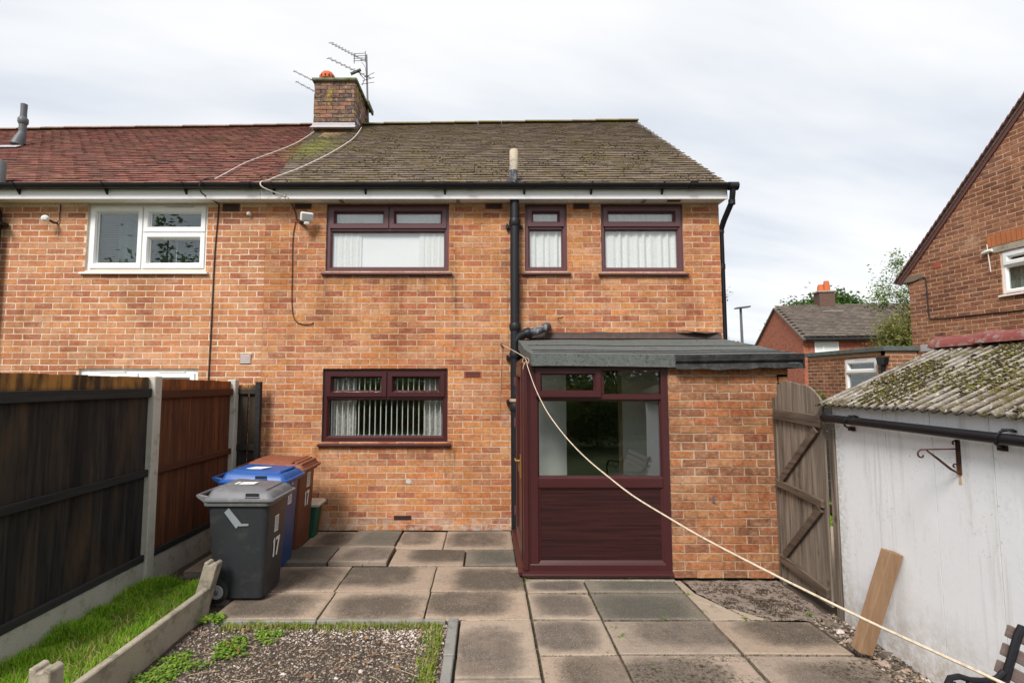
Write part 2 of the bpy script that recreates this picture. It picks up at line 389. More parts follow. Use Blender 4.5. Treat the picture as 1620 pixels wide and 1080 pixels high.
m_path = conc('path_concrete', (.33, .26, .20), (.40, .33, .26), (.12, .10, .06))
g = G('stones'); r = g.rand(); m_stone = g.done(g.mix(g.ramp(r, [(0, (.29, .215, .16)), (.14, (.13, .11, .09)), (.32, (.37, .285, .225)), (.44, (.075, .062, .052)), (.62, (.21, .17, .135)), (.78, (.55, .48, .43)), (.85, (.15, .12, .09)), (.95, (.33, .24, .185))], 'CONSTANT'), (.1, .08, .06), g.ramp(g.noise(60, 4), [(.45, .0), (.7, .6)])), .9, .15)
g = G('stones_pale'); r = g.rand(); m_stone_pale = g.done(g.ramp(r, [(0, (.50, .38, .33)), (.2, (.36, .28, .235)), (.4, (.66, .57, .53)), (.6, (.28, .22, .18)), (.8, (.52, .44, .40))], 'CONSTANT'), .9, .15)
m_grass = leaf_mat('grass_blades', [(.28, .60, .03), (.20, .50, .022), (.38, .68, .035), (.15, .36, .02), (.50, .66, .06), (.30, .64, .03), (.60, .56, .12), (.42, .72, .05)], .5)
m_grass_dry = leaf_mat('weed_grass', [(.38, .42, .07), (.26, .40, .04), (.50, .46, .14), (.56, .46, .25), (.22, .38, .03)], .4)
m_weed = leaf_mat('weed_leaves', [(.19, .36, .03), (.27, .43, .045), (.13, .27, .03), (.38, .46, .07), (.22, .38, .05)], .35)
m_dead = leaf_mat('fallen_leaf', [(.42, .16, .04), (.34, .12, .05), (.45, .26, .08), (.30, .15, .07)], .2)
m_moss = leaf_mat('moss', [(.11, .09, .012), (.07, .055, .014), (.155, .13, .014), (.045, .03, .016), (.035, .024, .014), (.17, .145, .018)], 0)
m_moss_joint = leaf_mat('joint_moss', [(.06, .055, .02), (.10, .11, .025), (.045, .035, .02), (.14, .15, .03), (.035, .028, .018)], 0)
m_moss_roof = leaf_mat('roof_moss', [(.20, .175, .065), (.15, .13, .055), (.24, .21, .08), (.11, .095, .05)], 0)
m_debris = leaf_mat('debris', [(.05, .035, .025), (.09, .06, .04), (.03, .025, .02), (.16, .11, .07)], 0)
m_straw = plain('straw', (.42, .31, .20), .9)
m_fence_blk = wood_mat('fence_black', (.007, .007, .008), (.044, .038, .034), (.10, .062, .032), top=((.40, .19, .05), 1.64, 1.72, 1.))
m_rail_blk = wood_mat('fence_rail_black', (.020, .020, .020), (.042, .040, .038), axis=1)
m_fence_red = wood_mat('fence_red_brown', (.060, .025, .015), (.20, .072, .030), (.045, .02, .014), top=((.36, .12, .03), 1.60, 1.70, .9))
m_rail_red = wood_mat('fence_rail_red', (.09, .032, .016), (.14, .05, .024), (.04, .02, .012), axis=1)
m_gate = wood_mat('gate_wood', (.105, .078, .060), (.36, .295, .235), (.09, .066, .05), knots=.8)
m_gate_rail = wood_mat('gate_rail_wood', (.065, .043, .031), (.19, .14, .105), (.05, .034, .026), axis=1)
m_timber = wood_mat('cut_timber', (.235, .14, .08), (.33, .205, .12), None, knots=1.)
m_slat_w = wood_mat('bench_slat_wood', (.17, .115, .10), (.30, .24, .22), (.10, .05, .05), axis=1)
g = G('felt_grey'); z = g.noise(150, 6, .8); col = g.mix((.045, .05, .048), (.185, .195, .187), g.ramp(z, [(.38, 0.), (.62, 1.)])); col = g.mix(col, (.035, .04, .038), g.ramp(g.noise(28, 6, .8), [(.52, 0.), (.64, .65)])); col = g.mix(col, (.045, .05, .05), g.ramp(g.noise(5, 6, .7), [(.55, 0.), (.72, .7)])); g.bump(g.noise(200, 4), .6, .004); m_felt = g.done(col, .95, .15)
g = G('felt_black'); col = g.mix((.006, .006, .007), (.038, .034, .031), g.ramp(g.noise(9, 6, .7, g.vec((1, 1, 2))), [(.4, 0.), (.75, 1.)])); g.bump(g.noise(12, 5), .7, .02); m_felt_b = g.done(col, .55, .4)
m_lead = plain('lead_flashing', (.40, .38, .40), .6, .4, var=.15, grime=((.5, .42, .38), .5, .7, 6))
m_dark_flash = plain('old_flashing', (.075, .055, .05), .9, .2, var=.5, sc=14, bump=.5)
g = G('shed_paint'); px = g.xyz()
col = g.mix((.80, .82, .86), (.86, .875, .90), g.noise(2.2, 6, .6))
col = g.mix(col, (.42, .42, .40), g.ramp(g.noise(13, 7, .75, g.vec((1, 1, .28))), [(.55, 0.), (.78, .40)]))
col = g.mix(col, (.16, .17, .12), g.math('MULTIPLY', g.ramp(g.noise(30, 6, .8), [(.54, 0.), (.64, 1.)]), g.ramp(px[1], [(.0, 0.), (1., 0.)]))) if False else col
sp = g.math('MULTIPLY', g.ramp(g.noise(42, 6, .8), [(.585, 0.), (.65, 1.)]), g.ramp(g.noise(1.9, 4), [(.50, 0.), (.64, .6)]))
col = g.mix(col, (.20, .20, .15), sp)
base = g.math('MULTIPLY', g.ramp(px[2], [(.0, 1.), (.45, 0.)]), g.ramp(g.noise(11, 7, .78), [(.36, 0.), (.62, .9)]))
col = g.mix(col, (.44, .37, .29), base)
yy = g.math('SUBTRACT', px[1], 3.86)
edge = g.math('MULTIPLY', g.ramp(g.math('MULTIPLY', yy, 5.), [(0., 0.), (1., 1.)]), g.ramp(g.noise(24, 6, .8), [(.42, 0.), (.58, .9)]))
col = g.mix(col, (.20, .22, .13), edge)
lk = g.math('MULTIPLY', g.ramp(g.noise(1., 6, .7, g.vec((1, 16, .7))), [(.53, 0.), (.70, .6)]), g.ramp(px[2], [(.2, .3), (1.5, 1.)]))
col = g.mix(col, (.46, .44, .38), lk)
g.bump(g.math('ADD', g.noise(40, 6, .7), g.noise(4, 2)), .2, .008); m_shed = g.done(col, .8, .25)
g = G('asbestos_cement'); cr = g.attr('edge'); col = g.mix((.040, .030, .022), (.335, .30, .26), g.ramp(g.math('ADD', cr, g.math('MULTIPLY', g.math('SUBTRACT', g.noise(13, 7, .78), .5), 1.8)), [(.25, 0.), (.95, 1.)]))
col = g.mix(col, (.085, .068, .016), g.math('MULTIPLY', g.ramp(g.noise(2.1, 4, .6), [(.46, 0.), (.56, 1.)]), g.ramp(g.noise(26, 6, .8), [(.44, 0.), (.54, .9)])))
col = g.mix(col, (.075, .06, .045), g.ramp(g.noise(11, 7, .8, g.vec((1, 1.2, 1), (3, 1, 0))), [(.54, 0.), (.64, .8)]))
col = g.mix(col, (.56, .54, .50), g.ramp(g.noise(33, 4, .7, g.vec((1, 1, 1), (1, 1, 1))), [(.60, 0.), (.68, .8)]))
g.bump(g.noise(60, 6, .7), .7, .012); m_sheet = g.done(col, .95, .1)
m_ridge_red = plain('clay_ridge', (.21, .062, .055), .9, .15, var=.3, grime=((.27, .22, .19), .50, .66, 14), bump=.4)
m_grey_bin = plain('bin_grey', (.027, .029, .033), .42, .35, var=.2, sc=5, grime=((.06, .057, .052), .54, .78, 7), bump=.12)
m_grey_lid = plain('bin_lid_grey', (.135, .135, .145), .5, .35, var=.2, grime=((.25, .24, .22), .55, .8, 12), bump=.15)
m_blue_bin = plain('bin_blue', (.009, .050, .175), .38, .4, var=.25, grime=((.05, .07, .11), .56, .8, 8), bump=.1)
m_blue_lid = plain('bin_lid_blue', (.018, .085, .31), .4, .4, var=.2, grime=((.10, .14, .24), .58, .8, 14), bump=.1)
m_brown_bin = plain('bin_brown', (.105, .034, .019), .45, .35, var=.12, bump=.05)
m_brown_lid = plain('bin_lid_brown', (.23, .075, .04), .6, .3, var=.3, grime=((.26, .15, .10), .55, .75, 14), bump=.15)
m_green = plain('caddy_green', (.012, .085, .055), .5, .35)
m_sticker = plain('white_sticker', (.78, .78, .78), .5, var=.03)
m_ink = plain('print_ink', (.05, .05, .07), .6)
m_tape = plain('silver_tape', (.24, .27, .29), .4, .5)
m_rubber = plain('rubber', (.02, .02, .02), .7)
m_hub = plain('hub_grey', (.33, .33, .34), .5)
m_terra = plain('terracotta', (.55, .12, .05), .8, var=.2)
m_red_vent = plain('terracotta_vent', (.34, .09, .05), .85, var=.2)
m_brass = plain('brass', (.70, .45, .12), .3, .5, .9)
m_rope = plain('rope_cream', (.66, .54, .41), .85, var=.3, sc=90, grime=((.38, .30, .22), .5, .7, 40), bump=.5)
m_wire_w = plain('white_cable', (.62, .56, .50), .6)
m_wire_b = plain('black_cable', (.03, .027, .025), .6)
m_alu = plain('aerial_metal', (.16, .15, .16), .5, .5, .4)
m_pipe_grey = plain('grey_pipe', (.10, .105, .115), .5, .4)
m_pipe_old = plain('old_flue_pipe', (.50, .42, .32), .9, var=.25, grime=((.20, .20, .22), .52, .66, 9), bump=.4)
m_lamp = plain('lamp_white', (.72, .70, .66), .4)
m_lens = glass_mat('lamp_glass', (.6, .62, .6), 1.6)
m_bark = plain('bark', (.12, .09, .065), .95, var=.4, sc=12, bump=.6)
m_tree_a = leaf_mat('leaves_green', [(.075, .15, .035), (.10, .19, .04), (.055, .11, .028), (.14, .22, .05)])
m_tree_b = leaf_mat('leaves_birch', [(.25, .27, .07), (.19, .22, .055), (.31, .30, .08), (.13, .16, .045), (.33, .27, .08)])
m_tree_c = leaf_mat('leaves_fruit', [(.20, .30, .07), (.15, .24, .06), (.27, .36, .10), (.10, .15, .04)])
m_red_leaf = leaf_mat('leaves_red', [(.26, .07, .07), (.20, .10, .07)])
m_far_brick = plain('far_house_brick', (.36, .115, .07), .9, var=.35, sc=9, grime=((.20, .08, .055), .48, .62, 6))

# ------------------------------------------------------------------ wall builder
BV = {}
def brick_variants(mat, proud, w=.215, h=.065):
    k = (mat.name, proud, w, h)
    if k not in BV:
        BV[k] = []
        for i in range(7):
            mb = MB(); j = lambda s=.0034: R.uniform(-s, s)
            y = -proud
            a = [(-w / 2 + j(), 0, -h / 2 + j()), (w / 2 + j(), 0, -h / 2 + j()), (w / 2 + j(), 0, h / 2 + j()), (-w / 2 + j(), 0, h / 2 + j())]
            b = [(p[0] * .985, y + j(.0012), p[2] * .95) for p in a]
            c = (0, y - .0005, 0)
            mb.add(a + b + [c], [(0, 1, 5, 4), (1, 2, 6, 5), (2, 3, 7, 6), (3, 0, 4, 7), (4, 5, 8), (5, 6, 8), (6, 7, 8), (7, 4, 8)])
            BV[k].append(mb.mesh('brick', mat))
    return BV[k]

def brick_wall(parent, name, T, L, top, holes, bmat, mmat, n_obj=300, z0=0.0, thick=.2, proud=.0028, course=.075, blen=.225, jn=.0115, tu=None, zsel=None, u_edge=None, shift=0.):
    """T = (origin, U, N). top(u) gives the wall height. holes = (u0,u1,z0,z1)."""
    tu = tu or []
    us = sorted(set([0., L] + [h[0] for h in holes] + [h[1] for h in holes] + tu))
    mb = MB()
    for ua, ub in zip(us, us[1:]):
        hs = sorted([h for h in holes if h[0] < ub - 1e-6 and h[1] > ua + 1e-6], key=lambda h: h[2])
        zz = z0
        segs = []
        for h in hs: segs.append((zz, zz, h[2], h[2])); zz = h[3]
        segs.append((zz, zz, top(ua), top(ub)))
        for a, b, c, d in segs:
            if max(c - a, d - b) < 1e-5: continue
            mb.add([(ua, 0, a), (ub, 0, b), (ub, 0, d), (ua, 0, c)], [(0, 1, 2, 3)])
            mb.add([(ua, thick, a), (ub, thick, b), (ub, thick, d), (ua, thick, c)], [(3, 2, 1, 0)])
        mb.add([(ua, 0, top(ua)), (ub, 0, top(ub)), (ub, thick, top(ub)), (ua, thick, top(ua))], [(0, 1, 2, 3)])
    for u in (0., L): mb.add([(u, 0, z0), (u, thick, z0), (u, thick, top(u)), (u, 0, top(u))], [(0, 1, 2, 3)])
    for a, b, c, d in holes:
        mb.add([(a, 0, c), (b, 0, c), (b, thick, c), (a, thick, c)], [(0, 1, 2, 3)]); mb.add([(a, 0, d), (b, 0, d), (b, thick, d), (a, thick, d)], [(3, 2, 1, 0)])
        mb.add([(a, 0, c), (a, thick, c), (a, thick, d), (a, 0, d)], [(0, 1, 2, 3)]); mb.add([(b, 0, c), (b, thick, c), (b, thick, d), (b, 0, d)], [(3, 2, 1, 0)])
    wall = mb.build(name, mmat, parent, T)
    pieces = []
    i = 0; z = z0
    zmax = max(top(u) for u in us)
    while z + .03 < zmax:
        off = (blen / 2 if i % 2 else 0) + shift
        u = -off
        zt = z + course - jn
        while u < L:
            a, b = max(u, 0) , min(u + blen - jn, L)
            if u_edge: a = max(a, u_edge(i))
            u += blen
            while b - a > .03 and top(a) < zt: a += .02
            while b - a > .03 and top(b) < zt: b -= .02
            if b - a < .03: continue
            todo = [(a, b, z, zt)]
            for h in holes:
                nxt = []
                for (p, q, r, s_) in todo:
                    if h[1] <= p or h[0] >= q or h[3] <= r or h[2] >= s_: nxt.append((p, q, r, s_)); continue
                    if h[0] - p > .025: nxt.append((p, h[0], r, s_))
                    if q - h[1] > .025: nxt.append((h[1], q, r, s_))
                    pp, qq = max(p, h[0]), min(q, h[1])
                    if h[2] - r > .02: nxt.append((pp, qq, r, h[2]))
                    if s_ - h[3] > .02: nxt.append((pp, qq, h[3], s_))
                todo = nxt
            pieces += todo
        z += course; i += 1
    O, U, N = T
    full = [p for p in pieces if abs(p[1] - p[0] - (blen - jn)) < 1e-4 and abs(p[3] - p[2] - (course - jn)) < 1e-4 and (not zsel or zsel(p))]
    full.sort(key=lambda p: (O + U * (p[0] + p[1]) / 2 + Z_ * p[2] - CAM).length)
    full = full[:n_obj]; fs = set(full)
    mb = MB()
    for p in pieces:
        if p in fs: continue
        j = lambda s=.0032: R.uniform(-s, s)
        a, b, c, d = p[0] + j(), p[1] + j(), p[2] + j(), p[3] + j(); y = -proud + j(.0012)
        mb.add([(a, 0, c), (b, 0, c), (b, 0, d), (a, 0, d), (a + .002, y, c + .002), (b - .002, y, c + .002), (b - .002, y, d - .002), (a + .002, y, d - .002)],
               [(0, 1, 5, 4), (1, 2, 6, 5), (2, 3, 7, 6), (3, 0, 4, 7), (4, 5, 6, 7)])
    if mb.v: stuff(mb.build('brickwork', bmat, wall, T))
    var = brick_variants(bmat, proud, blen - jn, course - jn)
    rot = Matrix((U, -N, Z_)).transposed().to_4x4()
    for p in full:
        c = O + U * ((p[0] + p[1]) / 2) + Z_ * ((p[2] + p[3]) / 2)
        link('brick', R.choice(var), wall, mw=Matrix.Translation(c) @ rot)
    return wall

# ------------------------------------------------------------------ window builder (local frame: x along wall, y into wall, z up)
def window(parent, T, x0, x1, z0, z1, mat, divs, rec=.03, sill=True, bar=.055, dark=False, silltop=.03, name='window', paney=.035):
    """divs: list of (x0,x1,z0,z1,opening)"""
    f = MB(); f.ring(x0, x1, z0, z1, [(0, rec), (0, rec + .07), (bar, rec + .07), (bar, rec + .012), (bar - .012, rec)])
    w = f.build(name, mat, parent, T, recalc=True)
    gm = m_glass_dark if dark else m_glass
    xs = sorted(set(d[1] for d in divs if d[1] < x1 - bar - .01)); zs = sorted(set(d[3] for d in divs if d[3] < z1 - bar - .01))
    bars = MB()
    for zc in zs:
        dz_ = [d for d in divs if abs(d[3] - zc) < .01]
        bars.box(max(min(d[0] for d in dz_), x0 + bar), min(max(d[1] for d in dz_), x1 - bar), rec + .003, rec + .066, zc - .024, zc + .024)
    for xc in xs:
        dd = [d for d in divs if abs(d[1] - xc) < .01]
        lo, hi = min(d[2] for d in dd), max(d[3] for d in dd)
        bars.box(xc - .024, xc + .024, rec + .001, rec + .064, max(lo + .02, z0 + bar), min(hi - .02, z1 - bar) if hi < z1 - .1 else z1 - bar)
    if bars.v: bars.build('glazing_bar', mat, w, T, bevel=.004)
    for (a, b, c, d, op) in divs:
        a += bar * .9 if a <= x0 + .01 else .022; b -= bar * .9 if b >= x1 - .01 else .022
        c += bar * .9 if c <= z0 + .01 else .022; d -= bar * .9 if d >= z1 - .01 else .022
        ins = 0.004
        if op:
            MB().ring(a, b, c, d, [(-.014, rec - .018), (-.014, rec + .03), (.05, rec + .03), (.05, rec + .006), (.036, rec - .018)]).build('sash', mat, w, T, recalc=True); ins = .048
        MB().ring(a, b, c, d, [(ins - .006, rec + .012), (ins - .006, rec + .06), (ins + .012, rec + .06), (ins + .012, rec + .03)]).build('bead', mat, w, T, recalc=True)
        MB().box(a + ins + .004, b - ins - .004, rec + paney, rec + paney + .006, c + ins + .004, d - ins - .004).build('pane', gm, w, T)
    if sill:
        s = MB(); s.prism([(x0 - .04, -.045, z0 - silltop + .004), (x0 - .04, rec + .05, z0), (x0 - .04, rec + .05, z0 - .035), (x0 - .04, -.035, z0 - .052), (x0 - .04, -.045, z0 - .048)], (x1 - x0 + .08, 0, 0))
        s.build('sill', mat, w, T, recalc=True, bevel=.003)
    return w
def wavy(parent, T, name, mat, x0, x1, z0, z1, y, amp=.018, n=60, freq=9., seed=0):
    mb = MB(); rr = random.Random(seed); vs = []
    ph = rr.uniform(0, 6); k2 = rr.uniform(1.3, 1.9)
    for i in range(n + 1):
        u = x0 + (x1 - x0) * i / n
        d = amp * (math.sin(u * freq * 6.28 + ph) + .6 * math.sin(u * freq * k2 * 6.28 + 1))
        vs += [(u, y + d * .8, z1), (u, y + d, z0)]
    mb.add(vs, [(2 * i, 2 * i + 1, 2 * i + 3, 2 * i + 2) for i in range(n)])
    return mb.build(name, mat, parent, T, smooth=False)

# ================================================================== GROUND
gm = MB(); n = 24
gm.add([(-250, -250, -.09), (250, -250, -.09), (250, 250, -.09), (-250, 250, -.09)], [(0, 1, 2, 3)])
structure(gm.build('ground', m_ground))
bed = MB(); bed.add([(-3.4, 2.0, -.035), (2.75, 2.0, -.035), (2.75, 6.3, -.035), (-3.4, 6.3, -.035)], [(0, 1, 2, 3)])
patio = structure(bed.build('patio', m_soil))
slabs = []
def add_slab(x0, x1, y0, y1, mat, z=0., dz=None, strength=1.):
    gap = .006; x0 += gap; x1 -= gap; y0 += gap; y1 -= gap
    cx, cy = (x0 + x1) / 2, (y0 + y1) / 2; n = 10; strength *= R.uniform(.45, 1.2); mb = MB()
    tx, ty = R.uniform(-.004, .004), R.uniform(-.004, .004); ox, oy = R.uniform(-.16, .16), R.uniform(-.16, .16)
    ts = [0, .02, .08, .18, .32, .5, .68, .82, .92, .98, 1]
    vs = []
    for j in ts:
        for i in ts:
            x, y = x0 + (x1 - x0) * i, y0 + (y1 - y0) * j
            ed = min(i, 1 - i) * (x1 - x0), min(j, 1 - j) * (y1 - y0)
            m_ = min(ed); rim = -.005 if m_ < 1e-6 else 0
            wob = (noise.noise(Vector((x * 9, y * 9, 0)))) * .004 if m_ < 1e-6 else 0
            u, v = (i - .5 + ox) * 2, (j - .5 + oy) * 2
            a = min(1., max(0., 1.02 - (abs(u) ** 4 + abs(v) ** 4) ** .25) * 2.6) * min(1.1, .55 + .5 * strength)
            vs.append((x + wob, y + wob, z + rim + tx * (i - .5) * 2 + ty * (j - .5) * 2, min(1, a)))
    N = len(ts); base = len(vs)
    mb.v = [v[:3] for v in vs]; mb.a = [v[3] + 1e-4 for v in vs]
    mb.f = [(j * N + i, j * N + i + 1, (j + 1) * N + i + 1, (j + 1) * N + i) for j in range(N - 1) for i in range(N - 1)]
    rim = [i for i in range(N)] + [j * N + N - 1 for j in range(1, N)] + [(N - 1) * N + i for i in range(N - 2, -1, -1)] + [j * N for j in range(N - 2, 0, -1)]
    k = len(mb.v)
    for r in rim: mb.v.append((mb.v[r][0], mb.v[r][1], z - .045)); mb.a.append(.001)
    for q in range(len(rim)): mb.f.append((rim[q], k + q, k + (q + 1) % len(rim), rim[(q + 1) % len(rim)]))
    o = mb.build('paving_slab', mat, patio); return o
A, B_, Gm, Mm = m_slab_a, m_slab_b, m_slab_g, m_slab_m
# rows against the house wall
add_slab(-1.98, -1.50, 5.64, 6.26, A); add_slab(-1.50, -.98, 5.62, 6.26, Gm, .012)
add_slab(-.97, -.46, 5.61, 6.26, A, 0, None, .8); add_slab(-.46, .285, 5.61, 6.26, A, .004, None, .9)
add_slab(-2.3, -1.53, 5.13, 5.61, Gm, .028); add_slab(-1.52, -.955, 5.14, 5.63, B_, .03, None, .8)
add_slab(-.94, -.22, 5.11, 5.6, A, 0, None, 1.1); add_slab(-.21, .285, 5.12, 5.6, Gm, .004)
for x0, x1, m_ in ((-2.05, -1.27, A), (-1.27, -.47, A), (-.47, .325, A)):
    add_slab(x0, x1, 4.50, 5.10, m_, R.uniform(-.004, .004), None, 1.15)
for x0, x1, m_ in ((-2.04, -1.25, A), (-1.25, -.465, A), (-.465, .325, A)):
    add_slab(x0, x1, 3.985, 4.495, m_, R.uniform(-.003, .003), None, 1.1)
add_slab(-2.75, -2.05, 4.3, 4.95, Gm); add_slab(-2.8, -2.31, 4.96, 5.6, A); add_slab(-2.9, -2.0, 5.62, 6.26, Gm)
# columns right of the step
for y0, y1, ms in ((4.475, 4.74, (B_, Gm, None)), (3.985, 4.465, (B_, Gm, None)), (3.49, 3.975, (B_, B_, A)), (2.98, 3.48, (A, Mm, Mm)), (2.45, 2.97, (B_, Mm, A))):
    for (x0, x1), m_ in zip(((.335, .845), (.85, 1.635), (1.645, 2.36 if y1 > 3.5 else 2.40)), ms):
        if m_: add_slab(x0, x1, y0, y1, m_, R.uniform(-.003, .003), None, 1.0)
add_slab(-.195, .325, 3.23, 3.975, B_); add_slab(-.195, .325, 2.45, 3.22, B_)
# two broken concrete pieces beside the grey slab
for poly in ([(1.645, 3.985), (1.93, 3.985), (1.86, 4.16), (1.645, 4.30)], [(1.645, 4.315), (1.85, 4.18), (1.72, 4.46), (1.70, 4.74), (1.645, 4.74)], [(1.95, 3.985), (2.05, 4.0), (1.88, 4.18)]):
    MB().prism([(x, y, -.04) for x, y in poly], (0, 0, .038)).build('paving_slab', m_path, patio, bevel=.004)
# rough patch of broken concrete at the foot of the porch
mb = MB(); nx, ny = 44, 40
for j in range(ny + 1):
    for i in range(nx + 1):
        x, y = 1.70 + .86 * i / nx, 3.99 + .78 * j / ny
        lim = 1.74 + max(0, (4.5 - y)) * .42
        x = max(x, lim + .02 * noise.noise(Vector((y * 20, 0, 0))))
        mb.v.append((x, y, -.012 + .012 * noise.noise(Vector((x * 9, y * 9, 0))) + .006 * noise.noise(Vector((x * 40, y * 40, 3)))))
mb.a = [0.] * len(mb.v)
mb.f = [(j * (nx + 1) + i, j * (nx + 1) + i + 1, (j + 1) * (nx + 1) + i + 1, (j + 1) * (nx + 1) + i) for j in range(ny) for i in range(nx)]
g = G('rough_patch'); c = g.mix((.40, .33, .28), (.24, .19, .155), g.noise(9, 6, .7)); c = g.mix(c, (.045, .032, .022), g.ramp(g.noise(22, 8, .8), [(.50, 0.), (.58, .9)])); c = g.mix(c, (.5, .43, .38), g.ramp(g.noise(70, 3), [(.62, 0.), (.72, .7)])); g.bump(g.noise(60, 7, .75), 1, .02)
structure(mb.build('broken_concrete', g.done(c, .95, .1), None, smooth=True))
# mortar pointing strip along joints (thin concrete under the porch)
structure(MB().box(.34, 1.66, 4.74, 4.86, -.03, -.004).build('concrete_footing', m_conc_old))
# passage path and the far garden beyond the gate
structure(MB().box(2.80, 4.9, 3.6, 6.55, -.08, -.02).build('path', m_path))
structure(MB().box(-60, 60, 16, 22, -.085, -.06).build('road', plain('asphalt', (.05, .05, .052), .9)))
# gravel bed base
gb = MB(); nx, ny = 70, 50
for j in range(ny + 1):
    for i in range(nx + 1):
        x, y = -2.12 + 1.86 * i / nx, 2.2 + 1.77 * j / ny
        gb.v.append((x, y, -.030 + .012 * noise.noise(Vector((x * 3, y * 3, 0))) + .004 * noise.noise(Vector((x * 30, y * 30, 0)))))
gb.a = [0.] * len(gb.v)
gb.f = [(j * (nx + 1) + i, j * (nx + 1) + i + 1, (j + 1) * (nx + 1) + i + 1, (j + 1) * (nx + 1) + i) for j in range(ny) for i in range(nx)]
structure(gb.build('gravel_bed', m_soil, None, smooth=True))
gz = lambda x, y: -.030 + .012 * noise.noise(Vector((x * 3, y * 3, 0)))
OCT = [(1, 0, 0), (-1, 0, 0), (0, 1, 0), (0, -1, 0), (0, 0, 1), (0, 0, -1)]
OF = [(0, 2, 4), (2, 1, 4), (1, 3, 4), (3, 0, 4), (2, 0, 5), (1, 2, 5), (3, 1, 5), (0, 3, 5)]
def stone(mb, x, y, z, s, flat=.6):
    a = R.uniform(0, 6.28); ca, sa = math.cos(a), math.sin(a); q = [R.uniform(.6, 1.2) for _ in range(6)]; t = R.uniform(.6, 1.3)
    vs = []
    for (ox, oy, oz), k in zip(OCT, q):
        px_, py_, pz_ = ox * s * k * t + R.uniform(-.2, .2) * s, oy * s * k + R.uniform(-.2, .2) * s, oz * s * k * flat
        vs.append((x + px_ * ca - py_ * sa, y + px_ * sa + py_ * ca, z + pz_ + (px_ * .25)))
    mb.add(vs, OF)
mb = MB(); mp = MB()
for _ in range(15000):
    x = R.uniform(-2.08, -.28); y = 2.5 + 1.46 * R.random()
    pale = noise.noise(Vector((x * 2.3, y * 2.3, 7))) * .3 + (y - 3.62) * 1.3 + (x + .75) * .30
    s = R.uniform(.004, .0105) * (1.35 if R.random() < .08 else 1)
    (stone(mp, x, y, gz(x, y) + s * .3, s) if pale + R.uniform(-.22, .22) > .12 else stone(mb, x, y, gz(x, y) + s * .3, s))
for _ in range(40): x, y = R.uniform(-2, -.3), R.uniform(2.8, 3.9); stone(mp, x, y, gz(x, y) + .008, R.uniform(.012, .022))
stuff(tag(mb.build('gravel', m_stone), 'dark brown gravel and stones covering the bare bed', 'gravel'))
stuff(tag(mp.build('gravel', m_stone_pale), 'pale pinkish gravel along the far edge of the bed', 'gravel'))
mb = MB()
for _ in range(26):
    x, y = R.uniform(-1.9, -.5), R.uniform(2.8, 3.75); a = R.uniform(-.7, .7); L = R.uniform(.05, .22); z = gz(x, y) + .012
    mb.tube([(x, y, z), (x + L * .5 * math.cos(a), y + L * .5 * math.sin(a) + R.uniform(-.01, .01), z + .008), (x + L * math.cos(a), y + L * math.sin(a), z + .002)], .0018, 4)
stuff(tag(mb.build('straw', m_straw), 'dry straw stalks lying on the gravel bed', 'straw'))
# kerb edging of the bed: each edging stone its own piece
for x0, x1 in ((-2.05, -1.245), (-1.235, -.30)):
    tag(MB().box(x0, x1, 3.945, 3.978, -.06, .004 if x0 < -2 else .008).build('edging_stone', m_kerb, bevel=.004),
        'grey edging stone at the top of the gravel bed, ' + ('left one by the bins' if x0 < -2 else 'long one nearest the corner'), 'kerb', 'edging stones round the gravel bed')
tag(MB().box(-.275, -.205, 3.45, 3.975, -.06, .020).build('edging_stone', m_kerb, bevel=.006), 'raised grey edging stone at the corner between gravel and paving', 'kerb', 'edging stones round the gravel bed')
tag(MB().box(-.272, -.208, 2.5, 3.442, -.06, .014).build('edging_stone', m_kerb, bevel=.006), 'grey edging stone right of the gravel, running out of frame', 'kerb', 'edging stones round the gravel bed')
# raised bed board and notched posts
def notch_post(x, y, h, lean, label):
    w, d = .052, .045
    poly = [(-w, -.08), (w, -.08), (w, h - .012), (w * .45, h + .004), (w * .25, h - .012), (-w * .3, h - .018), (-w * .45, h + .002), (-w, h + .008)]
    mb = MB(); n = len(poly)
    rows = []
    mb.prism([(x + px_ + lean * pz_, y - d, pz_) for px_, pz_ in poly], (0, 2 * d, 0))
    o = mb.build('concrete_post', m_conc_old, None, recalc=True, bevel=.005)
    tag(o, label, 'post', 'notched concrete posts of the raised bed')
notch_post(-2.20, 4.16, .355, .26, 'leaning notched concrete post beside the grey bin wheel')
notch_post(-2.14, 2.66, .36, .0, 'notched concrete post in the bottom left corner')
tag(MB().box(-2.165, -2.115, 2.0, 4.14, -.08, .172).build('edging_board', m_conc_old, bevel=.007), 'long weathered concrete board edging the grass strip', 'edging board')
# grass strip
structure(MB().box(-2.93, -2.165, 1.9, 4.75, -.08, .02).build('grass_bed', m_soil))
def blades(name, mat, n, samp, h0, h1, w=.004, label='', lean=.5, kind='grass'):
    mb = MB()
    for _ in range(n):
        x, y, z, k = samp(); h = R.uniform(h0, h1) * k; a = R.uniform(0, 6.28); l = R.uniform(.1, lean) * h; ww = w * R.uniform(.7, 1.4)
        dx, dy = math.cos(a) * l, math.sin(a) * l; b = a + 1.57 + R.uniform(-.5, .5); wx, wy = math.cos(b) * ww, math.sin(b) * ww
        mb.add([(x - wx, y - wy, z), (x + wx, y + wy, z), (x + dx * .35 + wx * .8, y + dy * .35 + wy * .8, z + h * .6), (x + dx * .35 - wx * .8, y + dy * .35 - wy * .8, z + h * .6), (x + dx, y + dy, z + h * (1 - .3 * l / h))],
               [(0, 1, 2, 3), (3, 2, 4)])
    o = mb.build(name, mat); stuff(o); o['label'] = label; o['category'] = kind; return o
def sg():
    x = R.uniform(-2.90, -2.18); y = R.uniform(2.3, 4.62); t = .85 + .9 * noise.noise(Vector((x * 4.5, y * 4.5, 1)))
    return x, y, .015, max(.45, t)
